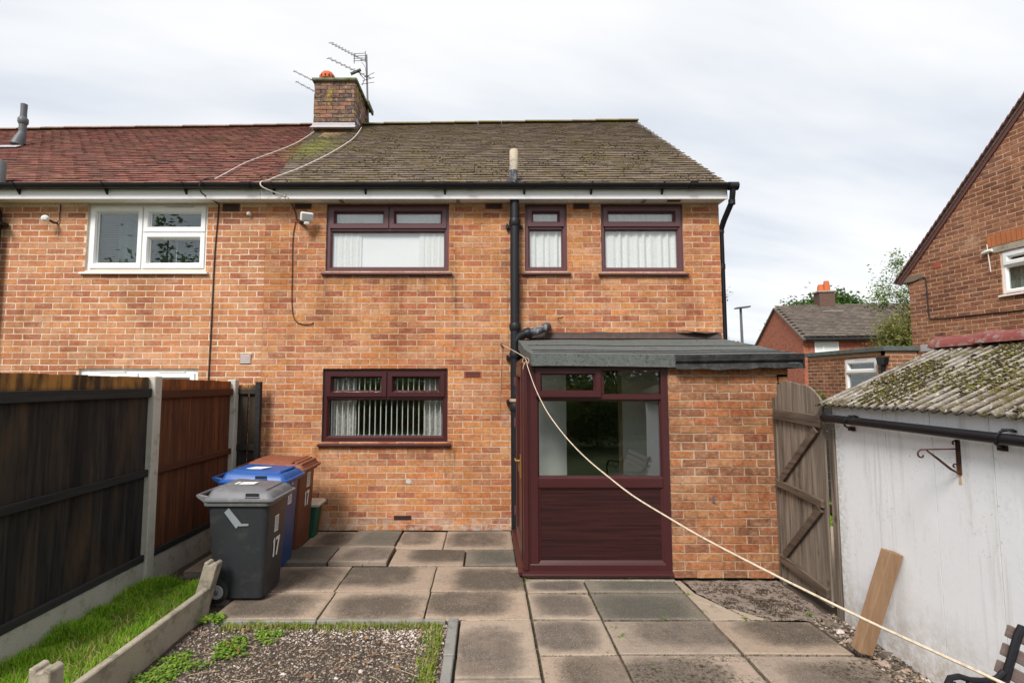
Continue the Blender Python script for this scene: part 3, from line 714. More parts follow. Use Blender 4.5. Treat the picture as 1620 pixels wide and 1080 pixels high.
blades('grass', m_grass, 28000, sg, .045, .115, .0032, 'lush bright green grass between the black fence and the concrete board', .8)
def sgy():
    while True:
        x = -2.17 - abs(R.gauss(0, .22)); y = R.uniform(2.3, 4.3)
        if x > -2.9 and noise.noise(Vector((x * 3, y * 2, 5))) > -.1: return x, y, .015, R.uniform(.7, 1.3)
blades('grass', m_grass_dry, 5200, sgy, .05, .11, .0032, 'yellowing grass along the inside of the concrete board', .9)
def sw():
    if R.random() < .5: return R.uniform(-1.9, -.32), 3.93 - abs(R.gauss(0, .045)), -.02, R.uniform(.4, 1)
    return -.31 - abs(R.gauss(0, .06)), R.uniform(2.6, 3.9), -.02, R.uniform(.5, 1)
blades('weeds', m_grass_dry, 2600, sw, .025, .06, .0032, 'thin yellow green grass tufts along the kerb stones', .9, 'weeds')
def leaves(mb, x, y, z, n, s, spread):
    for _ in range(n):
        a = R.uniform(0, 6.28); r = R.uniform(0, spread); lx, ly, lz = x + math.cos(a) * r, y + math.sin(a) * r, z + R.uniform(.0, .03)
        t = R.uniform(-.5, .5); u = Vector((math.cos(a), math.sin(a), t)).normalized() * s * R.uniform(.6, 1.2); v = Vector((-math.sin(a), math.cos(a), R.uniform(-.3, .3))).normalized() * s * .6
        p = Vector((lx, ly, lz)); mb.add([p - u, p - u * .4 + v, p + u * .5 + v * .9, p + u, p + u * .5 - v * .9, p - u * .4 - v], [(0, 1, 2, 3, 4, 5)])
mb = MB()
for _ in range(420):
    t = R.random(); x = -2.08 + t * .75 + R.uniform(-.1, .14) ; y = 3.22 + t * .68 + R.uniform(-.07, .16)
    if not (-2.09 < x < -1.42 and y < 3.93): continue
    if noise.noise(Vector((x * 5, y * 5, 2))) < -.02: continue
    leaves(mb, x, y, gz(x, y) + .005, 7, .011, .04)
for _ in range(50): x, y = -2.05 + R.uniform(-.03, .12), 3.98 + R.uniform(-.07, .05); leaves(mb, x, y, .0, 6, .012, .03)
for _ in range(60): x, y = R.choice([(-1.92, 3.22), (-2.0, 3.05), (-1.97, 2.9)]); leaves(mb, x + R.uniform(-.06, .06), y + R.uniform(-.04, .04), -.02, 6, .012, .04)
for _ in range(50): y = R.uniform(2.7, 3.8); leaves(mb, -.36 + R.uniform(-.06, .04), y, -.02, 5, .008, .03)
for x, y, k in ((.9, 3.86, 3), (.93, 3.72, 6), (1.02, 3.35, 4), (1.66, 4.44, 8), (2.42, 4.06, 10), (1.90, 3.99, 7), (1.3, 3.98, 4), (.34, 4.74, 4), (1.25, 4.76, 4), (1.655, 4.1, 3)):
    for _ in range(k): leaves(mb, x + R.uniform(-.02, .02), y + R.uniform(-.02, .02), -.012, 4, .007, .016)
stuff(tag(mb.build('weeds', m_weed), 'low bright green leafy weeds spreading over the gravel and joints', 'weeds'))
mb = MB()
for _ in range(45): x, y = R.uniform(-2.05, -.4), R.uniform(3.1, 3.92); leaves(mb, x, y, gz(x, y) + .01, 1, .016, .02)
for _ in range(26): x, y = R.uniform(-1.2, 2.3), R.uniform(3.2, 5.9); leaves(mb, x, y, -.002, 1, .008, .02)
stuff(tag(mb.build('fallen_leaves', m_dead), 'scattered fallen orange and brown leaves', 'leaves'))
# debris along shed foot and on the broken concrete
structure(MB().box(2.36, 2.70, 1.9, 3.985, -.06, -.018).build('soil_strip', m_soil))
mb = MB()
for _ in range(30):
    y = R.uniform(2.9, 4.05); x = 2.44 + R.random() * .15; stone(mb, x, y, -.005, R.uniform(.02, .038), .5)
for _ in range(1900):
    y = R.uniform(2.7, 4.1); x = 2.385 + R.random() * .24; stone(mb, x, y, -.015, R.choice((R.uniform(.003, .008), R.uniform(.005, .012), R.uniform(.008, .022))))
stuff(tag(mb.build('rubble', m_stone), 'broken stones and rubble along the foot of the white shed', 'rubble'))
mb = MB()
for _ in range(2600):
    x, y = R.gauss(2.15, .2), R.gauss(4.36, .17)
    if x < 1.78 or x > 2.5 or y < 4.0 or y > 4.74 or noise.noise(Vector((x * 6, y * 6, 4))) < -.15: continue
    stone(mb, x, y, -.008, R.uniform(.003, .009), .5)
for _ in range(1500):
    x, y = R.choice(((1.2, 3.22), (2.1, 3.2), (2.3, 3.05))); x += R.gauss(0, .22); y += R.gauss(0, .10)
    if x < .9 or x > 2.38 or y < 2.6 or y > 3.46 or noise.noise(Vector((x * 7, y * 7, 9))) < .12: continue
    stone(mb, x, y, .001, R.uniform(.0015, .0035), .4)
stuff(tag(mb.build('debris', m_debris), 'dark moss crumbs and leaf litter on the concrete', 'debris'))

mb = MB()
JL = [((.33, y0), (.33, y0 + 1)) for y0 in (2.5, 3.5, 4.2)] + [((.847, 2.5), (.847, 4.74)), ((1.64, 2.5), (1.64, 4.74)), ((-2.05, 4.497), (.33, 4.497)), ((-2.0, 5.105), (.3, 5.105)), ((-1.25, 3.98), (-1.25, 4.5)), ((-.465, 3.98), (-.465, 5.1)), ((-1.27, 4.5), (-1.27, 5.1)), ((.33, 3.98), (2.36, 3.98)), ((.33, 3.483), (2.38, 3.483)), ((.33, 4.47), (1.64, 4.47)), ((-.2, 3.98), (.33, 3.98)), ((-.95, 5.1), (-.95, 5.62)), ((-.97, 5.61), (.29, 5.61)), ((-2.0, 6.27), (.3, 6.27)), ((.36, 4.755), (2.7, 4.765))]
for (a, b), (c, d) in JL:
    L_ = math.hypot(c - a, d - b)
    for _ in range(int(L_ * 170)):
        t = R.random(); x, y = a + (c - a) * t, b + (d - b) * t
        if noise.noise(Vector((x * 4, y * 4, 8))) < -.12: continue
        stone(mb, x + R.gauss(0, .0035), y + R.gauss(0, .0035), -.008 + R.uniform(0, .006), R.uniform(.002, .006), .6)
stuff(tag(mb.build('moss', m_moss_joint), 'dark moss and dirt packed into the joints between the paving slabs', 'moss'))

# ================================================================== HOUSE GEOMETRY
WY = 6.3; XR = 2.86; XP = -2.715; XL = -11.2; ZT = 3.935
EY, EZ, RY, RZ = 6.10, 4.11, 9.70, 6.735       # eaves edge and ridge of the roof
SL = (RZ - EZ) / (RY - EY)
T0 = FRONT(WY)
gable_top = lambda u: ZT
def shell(parent, x0, x1, name='side_wall'):     # rear, side walls and inner floors so no light leaks in
    back = RY * 2 - WY
    mb = MB(); mb.box(x0, x1, back - .2, back, 0, ZT)
    mb.build('rear_wall', m_mort, parent)
    for x, nm in ((x0, 1), (x1, -1)):
        mb = MB(); a, b = (x, x + .2) if nm == 1 else (x - .2, x)
        pz = lambda y: EZ + SL * ((y if y < RY else 2 * RY - y) - EY) - .07
        mb.prism([(a, WY + .2, 0), (a, back - .2, 0), (a, back - .2, pz(back - .2)), (a, RY, pz(RY)), (a, WY + .2, pz(WY + .2))], (b - a, 0, 0))
        mb.build('side_wall', m_brick if (nm == -1 and x1 > 2) else m_mort, parent, recalc=True)
    MB().box(x0 + .21, x1 - .21, WY + .205, back - .21, 2.28, 2.42).build('upper_floor', m_room, parent)
    MB().box(x0 + .21, x1 - .21, WY + .205, back - .21, 3.94, 3.98).build('ceiling', m_room, parent)
    MB().box(x0 + .21, x1 - .21, WY + 3.2, WY + 3.3, 0, 3.93).build('inner_wall', m_room, parent)
    MB().box(x0 + .21, x1 - .21, WY + .205, back - .21, -.05, .03).build('lower_floor', m_room, parent)

HOUSE = thing('terraced_house', 'orange brick house with dark red window frames under a mossy brown roof', 'house', (0, WY, 0))
NEIGH = thing('terraced_house', 'adjoining house on the left with white window, pale mortar and red tiled roof', 'house', (-6, WY, 0))
W1 = (-1.974, -.463, 3.085, ZT - .006); W2 = (.468, .988, 3.085, ZT - .006); W3 = (1.404, 2.417, 3.078, ZT - .006)
WG = (-1.972, -.467, 1.025, 1.897)
door_hole = (.95, 1.62, .05, 2.0)
OX = XP
TM = (Vector((OX, WY, 0)), X_, -Y_)
sh = lambda h: (h[0] - OX, h[1] - OX, h[2], h[3])
AB = [(-.275, -.06, 1.79, 1.865), (-1.095, -.885, .12, .17)]
TOPAB = [(-2.37, -2.155), (-.02, .195), (1.06, 1.27)]
holes = [sh(h) for h in (W1, W2, W3, WG, door_hole)] + [sh(h) for h in AB]
wall = brick_wall(HOUSE, 'wall', TM, XR - OX, lambda u: ZT, holes, m_brick, m_mort, 300, zsel=lambda p: not (.35 < p[0] + OX < 2.7 and p[2] < 2.0) and p[0] + OX > -2.2, shift=.04)
# door hole shows dark room; the wall inside the porch painted white
MB().box(.36, .95, WY - .012, WY - .007, 0, 2.2).build('inner_paint', m_room_white, HOUSE)
MB().box(1.62, 2.74, WY - .012, WY - .007, 0, 2.2).build('inner_paint', m_room_white, HOUSE)
shell(HOUSE, XP + .003, XR - .003)
OL = XL
TL = (Vector((OL, WY, 0)), X_, -Y_)
WLw = (-4.915, -3.437, 3.093, ZT - .006); WLg = (-4.909, -3.472, .9, 1.897)
shl = lambda h: (h[0] - OL, h[1] - OL, h[2], h[3])
wl_ = brick_wall(NEIGH, 'wall', TL, XP - .003 - OL, lambda u: ZT, [shl(WLw), shl(WLg), shl((-2.975, -2.835, 1.95, 2.075))], m_brick_l, m_mort_l, 300, zsel=lambda p: p[2] > 1.72 and p[0] + OL > -6, shift=.033, jn=.0125)
shell(NEIGH, XL, XP - .004)

# air bricks and vents
def airbrick(parent, x0, x1, z0, z1, mat, y=WY, slots=4):
    mb = MB(); mb.box(x0 + .004, x1 - .004, y - .006, y + .05, z0, z1)
    o = mb.build('air_brick', mat, parent)
    mb = MB(); h = (z1 - z0) / (slots * 2 + 1)
    for i in range(slots): mb.box(x0 + .018, x1 - .018, y - .009, y - .0065, z0 + h * (2 * i + 1), z0 + h * (2 * i + 2))
    mb.build('slot', m_dark, o)
airbrick(wall, AB[0][0], AB[0][1], AB[0][2], AB[0][3], m_red_vent)
airbrick(wall, AB[1][0], AB[1][1], AB[1][2], AB[1][3], plain('dark_vent', (.07, .025, .025), .8), slots=2)
m_vent_dark = plain('dark_brick_vent', (.14, .06, .04), .9)
for a, b in TOPAB: airbrick(wall, a, b, 3.86, 3.925, m_vent_dark, y=WY - .004)
airbrick(wl_, -3.26, -3.04, 3.83, 3.925, m_vent_dark, y=WY - .004)
o = MB().box(-2.973, -2.837, WY - .012, WY + .04, 1.955, 2.072).build('wall_vent', plain('vent_pink_grey', (.36, .26, .24), .7), wl_, bevel=.004)
mb = MB()
for i in range(4): mb.box(-2.962, -2.848, WY - .016, WY - .0125, 1.968 + i * .026, 1.976 + i * .026)
mb.build('louvre', m_lamp, o)

mb = MB(); mb.v = [(-.925 + .035 * R.uniform(.7, 1.1) * math.cos(k * .7), WY - .0075, .565 + .035 * R.uniform(.7, 1.1) * math.sin(k * .7)) for k in range(9)]; mb.a = [0.] * 9; mb.v += [(x, WY + .002, z) for x, y, z in mb.v]; mb.a *= 2; mb.f = [tuple(range(9))] + [(k, (k + 1) % 9, 9 + (k + 1) % 9, 9 + k) for k in range(9)]
mb.build('mortar_patch', plain('grey_patch', (.52, .50, .47), .9), wall)
# windows of the house
x0, x1, z0, z1 = W1; xm = -1.205; zm = 3.618
w = window(HOUSE, T0, x0, x1, z0, z1, m_rose_up, [(x0, x1, z0, zm, 0), (x0, xm, zm, z1, 1), (xm, x1, zm, z1, 1)])
MB().box(x0 + .05, x1 - .05, .10, .103, z0 + .03, z1 - .03).build('window_backing', m_sky_refl, w, T0)  # added white sheet standing in for the sky reflection on this glass
wavy(w, T0, 'net_curtain', m_net, x0 + .05, x0 + .42, z0, z1 - .02, .088, .003, 40, 14, 1)
wavy(w, T0, 'net_curtain', m_net, x1 - .38, x1 - .05, z0, z1 - .02, .088, .003, 40, 14, 2)
x0, x1, z0, z1 = W2
w = window(HOUSE, T0, x0, x1, z0, z1, m_rose_up, [(x0, x1, z0, 3.64, 0), (x0, x1, 3.64, z1, 1)])
wavy(w, T0, 'net_curtain', m_net, x0 + .02, x1 - .02, z0, z1 - .02, .10, .009, 60, 11, 3)
x0, x1, z0, z1 = W3
w = window(HOUSE, T0, x0, x1, z0, z1, m_rose_up, [(x0, x1, z0, 3.64, 0), (x0, x1, 3.64, z1, 1)])
wavy(w, T0, 'net_curtain', m_net, x0 + .02, x1 - .02, z0, z1 - .02, .10, .010, 120, 10, 4)
x0, x1, z0, z1 = WG; xm = -1.20; zm = 1.555
w = window(HOUSE, T0, x0, x1, z0, z1, m_rose, [(x0, x1, z0, zm, 0), (x0, xm, zm, z1, 1), (xm, x1, zm, z1, 1)], bar=.06)
wavy(w, T0, 'lace_curtain', m_lace, x0 + .08, x0 + .36, z0, z1 - .03, .195, .012, 40, 12, 5)
wavy(w, T0, 'lace_curtain', m_lace, x1 - .30, x1 - .04, z0, z1 - .03, .195, .012, 40, 12, 6)
for i in range(21):
    xs = x0 + .08 + i * .0665
    if xs > x1 - .06: break
    MB().box(xs - .0035, xs + .0035, .12, .150, z0 + .055, z1 - .05).build('blind_slat', m_slat, w, T0)
mb = MB()
for i in range(20):
    xs = x0 + .08 + i * .0665
    mb.tube([(xs, .15, z0 + .085), (xs + .033, .15, z0 + .055), (xs + .0665, .15, z0 + .085)], .0028, 4)
mb.build('blind_chain', m_slat, w, T0)
MB().box(x0 + .06, x1 - .06, .11, .19, z1 - .06, z1 - .03).build('blind_rail', m_slat, w, T0)
# windows of the neighbour
x0, x1, z0, z1 = WLw; xm = -4.24
w = window(NEIGH, T0, x0, x1, z0, z1, m_white, [(x0, xm, z0, z1, 1), (xm, x1, z0, 3.575, 1), (xm, x1, 3.575, z1, 1)], dark=True)
wavy(w, T0, 'curtain', m_curtain, x0 + .2, x0 + .52, z0, z1, .30, .02, 40, 9, 8)
for i in range(int((z1 - z0 - .1) / .022)):
    z = z0 + .06 + i * .022; MB().box(x0 + .06, x1 - .06, .14, .158, z, z + .0015).build('blind_slat', m_slat_grey, w, T0)
MB().tube([(-3.88, .135, z0 + .06), (-3.88, .135, 3.56)], .004, 5).build('blind_cord', m_slat, w, T0)
MB().box(-3.97, -3.62, rec := .012, .028, z1 - .042, z1 - .026).build('trickle_vent', m_lamp, w, T0)
x0, x1, z0, z1 = WLg
w = window(NEIGH, T0, x0, x1, z0, z1, m_white, [(x0, -4.2, z0, z1, 1), (-4.2, x1, z0, z1, 1)], sill=False, dark=True, bar=.075)
for a, b in ((-4.68, -4.36), (-3.96, -3.64)): MB().box(a, b, .010, .026, z1 - .05, z1 - .032).build('trickle_vent', m_lamp, w, T0)

# roofs
XB = lambda s: -2.60 - .16 * s        # line where red and brown tiles meet (s along slope)
def dzx(x, s): return -(2.9 - x) * (.003 + .0115 * max(0, min(1, s / 4.45)))
def roof(parent, x0, x1, mat, xa, xb, n_obj, phase=0., end=False):
    back = 2 * RY - EY
    xm0, xm1 = min(x0(0), x0(4.45)), max(x1(0), x1(4.45))
    mb = MB(); zo = -.045
    L = math.hypot(RY - EY, RZ - EZ); dy, dz = (RY - EY) / L, (RZ - EZ) / L
    A0, A1 = x0(0), x0(L); B0, B1 = x1(0), x1(L)
    p = [(A0, EY + .03, EZ + zo + dzx(A0, 0)), (B0, EY + .03, EZ + zo + dzx(B0, 0)), (B1, RY, RZ + zo + dzx(B1, L)), (A1, RY, RZ + zo + dzx(A1, L)), (B0, back, EZ + zo), (A0, back, EZ + zo)]
    q = [(x, y, z - .03) for x, y, z in p]
    mb.add(p + q, [(0, 1, 2, 3), (3, 2, 4, 5), (7, 6, 9, 8), (8, 9, 11, 10), (0, 6, 7, 1), (1, 7, 8, 2), (2, 8, 10, 4), (3, 9, 6, 0), (5, 11, 9, 3), (4, 10, 11, 5)])
    rf = mb.build('roof', m_dark, parent)
    g_ = .118; w = .165; rows = int(L / g_) + 1; pieces = []
    for r in range(rows):
        s = r * g_; off = (w / 2 if r % 2 else 0) + phase
        a0, b0 = x0(s), x1(s)
        k = math.floor((a0 - off) / w); x = k * w + off
        while x < b0 - .01:
            c, d = max(x, a0), min(x + w - .003, b0)
            if d - c > .02: pieces.append((r, s, c, d, abs(d - c - w + .003) < 1e-4))
            x += w
    def tile(mb, cx, s, hw, j, sx=0):
        # lower edge proud, upper edge tucked under the next course
        l = .20; th = .011
        vs = []
        for (t, h) in ((0, .033), (l, .006)):
            for u in (-hw, hw):
                for e_ in (0, -th):
                    ss = s + t + (j[0] if t == 0 else 0); hh = h + e_ + j[1] + (j[2] * u / hw if t == 0 else 0)
                    vs.append((cx + u, EY + dy * ss - dz * hh, EZ + dz * ss + dy * hh - .03 + sx))
        mb.add(vs, [(0, 2, 6, 4), (1, 5, 7, 3), (0, 1, 3, 2), (0, 4, 5, 1), (2, 3, 7, 6)])
    vars_ = []
    for i in range(6):
        m_ = MB(); tile(m_, 0, 0, (w - .003) / 2, (R.uniform(-.003, .003), R.uniform(-.002, .003), R.uniform(-.002, .002))); vars_.append(m_.mesh('tile', mat))
    # the tiles that show largest: lowest courses inside the picture
    full = [q for q in pieces if q[4] and xa < (q[2] + q[3]) / 2 < xb and q[1] < L - .16]
    full.sort(key=lambda q: (Vector(((q[2] + q[3]) / 2, EY + dy * q[1], EZ + dz * q[1])) - CAM).length); full = full[:n_obj]; fs = set(full)
    mb = MB()
    for q in pieces:
        if q in fs: continue
        s = q[1] if q[1] < L - .16 else min(q[1], L - .13)
        tile(mb, (q[2] + q[3]) / 2, s, (q[3] - q[2]) / 2, (R.uniform(-.003, .003), R.uniform(-.001, .003), R.uniform(-.001, .001)), dzx((q[2] + q[3]) / 2, s))
    stuff(mb.build('tiling', mat, rf))
    for q in full:
        link('tile', R.choice(vars_), rf, loc=((q[2] + q[3]) / 2, dy * q[1], dz * q[1] + dzx((q[2] + q[3]) / 2, q[1])))
    # ridge
    x = A1
    while x < B1 - .02:
        b = min(x + .45, B1); m_ = MB(); pr_ = []
        dzr = R.uniform(-.004, .006) + dzx(x + .2, L)
        for k in range(9):
            t = math.pi * (k / 8 * .84 + .08); pr_.append((x, RY + .11 * math.cos(t), RZ - .035 + .075 * math.sin(t) + dzr))
        m_.prism(pr_, (b - x - .006, 0, 0)); m_.build('ridge_tile', m_ridge_main if mat is m_tile else m_ridge_nb, rf, recalc=True)
        x += .45
    return rf
m_ridge_main = tile_mat('ridge_brown', [(.24, .20, .15), (.20, .165, .12), (.28, .23, .17)], (.30, .26, .08), .50, .66)
m_ridge_nb = tile_mat('ridge_pinkish', [(.30, .21, .18), (.26, .18, .155), (.34, .25, .21)], (.20, .17, .06), .60, .8)
roof_main = roof(HOUSE, XB, lambda s: XR + .045, m_tile, -2.6, 2.9, 300)
roof_left = roof(NEIGH, lambda s: XL, lambda s: XB(s) - .003, m_tile_red, -6.2, -2.6, 300, phase=XB(0))
# moss lumps growing on the main roof
mb = MB(); L = math.hypot(RY - EY, RZ - EZ)
for _ in range(5200):
    s = R.uniform(.1, L - .1); x = R.uniform(-2.9, 2.85)
    if noise.noise(Vector((x * 2.2, s * 2.2, 0))) + .5 * noise.noise(Vector((x * 9, s * 9, 0))) < R.uniform(-.1, .45): continue
    s = round(s / .118) * .118 + R.uniform(-.01, .02)
    stone(mb, x, EY + (RY - EY) / L * s - .01, EZ + (RZ - EZ) / L * s + .008 + dzx(x, s), R.uniform(.006, .017), .6)
stuff(mb.build('moss', m_moss_roof, roof_main))
# verge and gable trims
mb = MB(); pz = lambda y: EZ + SL * (y - EY)
mb.prism([(XR - .02, EY + .05, pz(EY + .05) - .13), (XR - .02, RY, RZ - .13), (XR - .02, RY, RZ - .05), (XR - .02, EY + .05, pz(EY + .05) - .05)], (.05, 0, 0)); mb.build('bargeboard', m_fascia, HOUSE, recalc=True)
# fascia, soffit and gutter
def eaves(parent, x0, x1):
    MB().box(x0, x1, 6.115, 6.14, ZT - .012, 4.045).build('fascia', m_fascia, parent, bevel=.003)
    so_ = MB(); x = x0; sof = MB().box(x0, x1, 6.14, WY + .02, ZT + .012, ZT + .03).build('soffit', m_soffit, parent)
    while x < x1:
        MB().box(x + .003, min(x + .1, x1) - .003, 6.1405, WY - .001, ZT + .002, ZT + .0115).build('soffit_board', m_soffit, sof); x += .1
    gm_ = MB(); n = 12; r = .052; vs = []
    for xx in (x0, x1):
        for rr in (r, r - .005):
            for k in range(n + 1):
                t = math.pi * k / n; vs.append((xx, 6.06 + rr * math.cos(t), 4.085 - rr * math.sin(t) * 1.05))
    N = n + 1; fs = []
    for k in range(n): fs += [(k, k + 1, 2 * N + k + 1, 2 * N + k), (N + k, 3 * N + k, 3 * N + k + 1, N + k + 1)]
    for a in (0, n): fs.append((a, N + a, 3 * N + a, 2 * N + a))
    for o_ in (0, 2 * N): fs += [(o_ + k, o_ + N + k, o_ + N + k + 1, o_ + k + 1) for k in range(n)]
    gm_.add(vs, fs); gt = gm_.build('gutter', m_black, parent, recalc=True, smooth=True)
    return gt
def gbracket(gt, x, w=.022, extra=0):
    m_ = MB(); r = .058 + extra; pts = []
    for k in range(9):
        t = math.pi * k / 8; pts.append((x, 6.06 + r * math.cos(t), 4.088 - r * math.sin(t)))
    for a, b in zip(pts, pts[1:]): m_.beam(a, b, .006, w, up=(0, 0, 1)) if False else m_.obox(((Vector(a) + Vector(b)) / 2), X_, Vector(b) - Vector(a), X_.cross(Vector(b) - Vector(a)), w / 2, (Vector(b) - Vector(a)).length / 2 + .002, .004)
    if w < .05: m_.prism([(x - w / 2, 6.113, 4.045), (x - w / 2, 6.113, 3.975), (x - w / 2, 6.06, 4.03)], (w, 0, 0))
    m_.build('gutter_bracket', m_black, gt)
g1 = eaves(HOUSE, XP + .0, XR + .03); g2 = eaves(NEIGH, XL, XP - .003)
for x in (-2.55, -1.45, -.5, .45, 1.25, 2.1): gbracket(g1, x)
for x in (-.62, 2.45, -.2): gbracket(g1, x, .09, .004)
for x in (-5.6, -4.55, -3.6): gbracket(g2, x)
gbracket(g2, -2.85, .1, .004)
MB().tube([(XR + .02, 6.06, 4.06), (XR + .13, 6.06, 4.06)], .05, 12).build('gutter_end', m_black, g1, smooth=True)
MB().box(XR - .01, XR + .015, 6.13, 6.6, ZT - .012, 4.045).build('fascia_return', m_fascia, HOUSE)
for x in (-1.77, -.35, 1.92): MB().box(x - .022, x + .022, 6.1402, WY, ZT - .003, ZT + .003).build('soffit_joint', plain('joint_brown%d' % int(x * 9), (.32, .27, .24), .7), HOUSE)
MB().box(2.20, 2.36, 6.18, 6.25, ZT - .002, ZT + .004).build('soffit_vent', m_vent_dark, HOUSE)
# chimney
cx0, cx1, cy0, cy1, cz0, cz1 = -3.115, -2.395, 9.10, 10.15, 6.02, 7.17
CH = MB().box(cx0 + .012, cx1 - .012, cy0 + .012, cy1 - .012, 5.9, cz1 + .02).build('chimney', m_mort_c, HOUSE)
var = None
def chim_face(O, U, N, L):
    z = cz0 + .1; i = 0
    while z < cz1 - .02:
        u = -(.1125 if i % 2 else 0)
        while u < L:
            a, b = max(u, 0), min(u + .215, L)
            if b - a > .03:
                m_ = MB(); j = lambda: R.uniform(-.004, .004)
                m_.box(a + j(), b + j(), -.013 + j(), .0, z + j() * .5, z + .065 + j() * .5, skip=('y1',)); m_.build('brick', m_brick_c, CH, (O, U, N))
            u += .225
        z += .0755; i += 1
chim_face(Vector((cx0, cy0, 0)), X_, -Y_, cx1 - cx0); chim_face(Vector((cx1, cy0, 0)), Y_, X_, cy1 - cy0); chim_face(Vector((cx0, cy1, 0)), -Y_, -X_, cy1 - cy0)
g = G('chimney_cap_concrete'); c = g.mix((.20, .20, .16), (.11, .14, .05), g.ramp(g.noise(9, 5), [(.4, 0.), (.6, 1.)])); g.bump(g.noise(30, 6), .8, .02); m_cap = g.done(c, .95, .1)
m_ = MB(); cap = []
ring_ = [(cx0 - .05, cy0 - .06), (cx1 + .05, cy0 - .06), (cx1 + .06, cy1 + .06), (cx0 - .05, cy1 + .06)]
m_.prism([(x, y, cz1) for x, y in ring_], (0, 0, .055)); m_.build('chimney_cap', m_cap, CH, bevel=.012)
MB().box(cx0 + .38, cx1 - .02, cy0 + .02, cy0 + .6, cz1 + .056, cz1 + .09).build('flaunching', m_cap, CH, bevel=.02)
MB().box(cx1 + .062, cx1 + .10, cy1 - .35, cy1 + .07, cz1 - .05, cz1 + .05).build('chimney_cap_edge', m_cap, CH, bevel=.008)
m_ = MB(); rs = [(.10, .05), (.11, .12), (.10, .17), (.135, .20), (.14, .27), (.10, .33), (.02, .35)]; vs = []
pc = Vector((-2.985, 9.38, cz1))
m_.tube([pc + Z_ * h for r_, h in rs], [r_ for r_, h in rs], 16); pot = m_.build('chimney_pot', m_terra, CH, smooth=True)
m_ = MB()
for k in range(12):
    t = k * math.pi / 6; d = Vector((math.cos(t), math.sin(t), 0)); m_.obox(pc + d * .139 + Z_ * .235, d, d.cross(Z_), Z_, .004, .012, .018)
m_.build('pot_vent_hole', m_dark, pot)
fz = EZ + SL * (cy0 - EY)
m_ = MB(); m_.box(cx0 - .03, cx1 + .02, cy0 - .018, cy0 - .003, fz - .02, fz + .10); m_.obox((0.5 * (cx0 + cx1), cy0 - .07, fz + .0), X_, Vector((0, 1, SL)), Vector((0, -SL, 1)), .40, .075, .004)
m_.build('lead_flashing', m_lead, CH)
m_ = MB()
for k in range(4):
    y = cy0 + .01 + k * .13; z = EZ + SL * (y - EY); m_.box(cx1 + .004, cx1 + .010, y, y + .12, z + .02, z + .20)
m_.build('lead_flashing', m_lead, CH)

# ================================================================== PORCH
PF = 4.8; PXL, PXF, PXR = .335, 1.655, 2.755
PO = thing('porch', 'brick lean-to porch with dark red glazed front and sagging felt roof', 'porch', (1.5, PF, 0))
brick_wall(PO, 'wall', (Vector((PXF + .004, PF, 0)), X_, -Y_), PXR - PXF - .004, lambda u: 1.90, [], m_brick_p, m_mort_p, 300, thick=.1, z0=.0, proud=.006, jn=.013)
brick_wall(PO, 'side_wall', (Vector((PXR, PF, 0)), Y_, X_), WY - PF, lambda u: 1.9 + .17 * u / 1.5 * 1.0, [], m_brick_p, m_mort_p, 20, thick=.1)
MB().box(PXF + .01, PXR - .105, PF + .102, PF + .108, 0, 1.9).build('inner_paint', m_room_white, PO)
MB().box(PXR - .112, PXR - .104, PF + .11, WY - .02, 0, 1.9).build('inner_paint', m_room_white, PO)
MB().box(PXL + .05, PXR - .12, PF + .1, WY - .02, .0, .06).build('inner_floor', plain('porch_floor', (.25, .22, .19), .7), PO)
# front frame
TP = FRONT(PF)
fr = MB().ring(PXL, PXF, .06, 1.90, [(0, 0), (0, .07), (.06, .07), (.06, .006), (.05, 0)]).build('window', m_rose, PO, TP, recalc=True)
MB().box(PXL + .06, PXL + .13, .002, .068, .12, 1.84).build('mullion', m_rose, fr, TP, bevel=.004)
MB().box(PXL - .002, PXL + .042, -.012, .06, .065, 1.9).build('corner_post', m_rose, fr, TP, bevel=.006)
lx0, lx1 = PXL + .13, PXF - .06
MB().box(lx0, lx1, .004, .064, 1.575, 1.625).build('glazing_bar', m_rose, fr, TP, bevel=.004)
MB().box(lx0, lx1, .004, .064, .785, .87).build('glazing_bar', m_rose, fr, TP, bevel=.004)
MB().box(1.03, 1.075, .005, .062, 1.626, 1.84).build('glazing_bar', m_rose, fr, TP, bevel=.004)
MB().ring(lx0 - .02, 1.04, 1.60, 1.86, [(0, -.022), (0, .03), (.06, .03), (.06, .0), (.045, -.022)]).build('sash', m_rose, fr, TP, recalc=True)
MB().box(lx0 + .045, .975, .028, .034, 1.665, 1.80).build('pane', m_glass, fr, TP)
MB().box(1.078, lx1 - .002, .03, .036, 1.628, 1.838).build('pane', m_glass, fr, TP)
MB().ring(lx0, lx1, .872, 1.574, [(-.001, .010), (-.001, .06), (.014, .06), (.014, .03)]).build('bead', m_rose, fr, TP, recalc=True)
MB().box(lx0 + .012, lx1 - .012, .032, .038, .885, 1.562).build('pane', m_glass, fr, TP)
MB().ring(lx0, lx1, .122, .784, [(-.001, .010), (-.001, .06), (.022, .06), (.022, .026)]).build('bead', m_rose, fr, TP, recalc=True)
MB().box(lx0 + .018, lx1 - .018, .03, .05, .14, .766).build('lower_panel', m_rose_panel, fr, TP)
MB().prism([(PXL - .02, -.05, .022), (PXL - .02, -.05, .045), (PXL - .02, .0, .062), (PXL - .02, .08, .062), (PXL - .02, .08, .02)], (PXF - PXL + .02, 0, 0)).build('sill', m_rose, fr, TP, recalc=True, bevel=.003)
MB().box(PXL + .01, PXF, PF + .01, PF + .12, -.02, .02).build('base_strip', m_conc_old, PO)
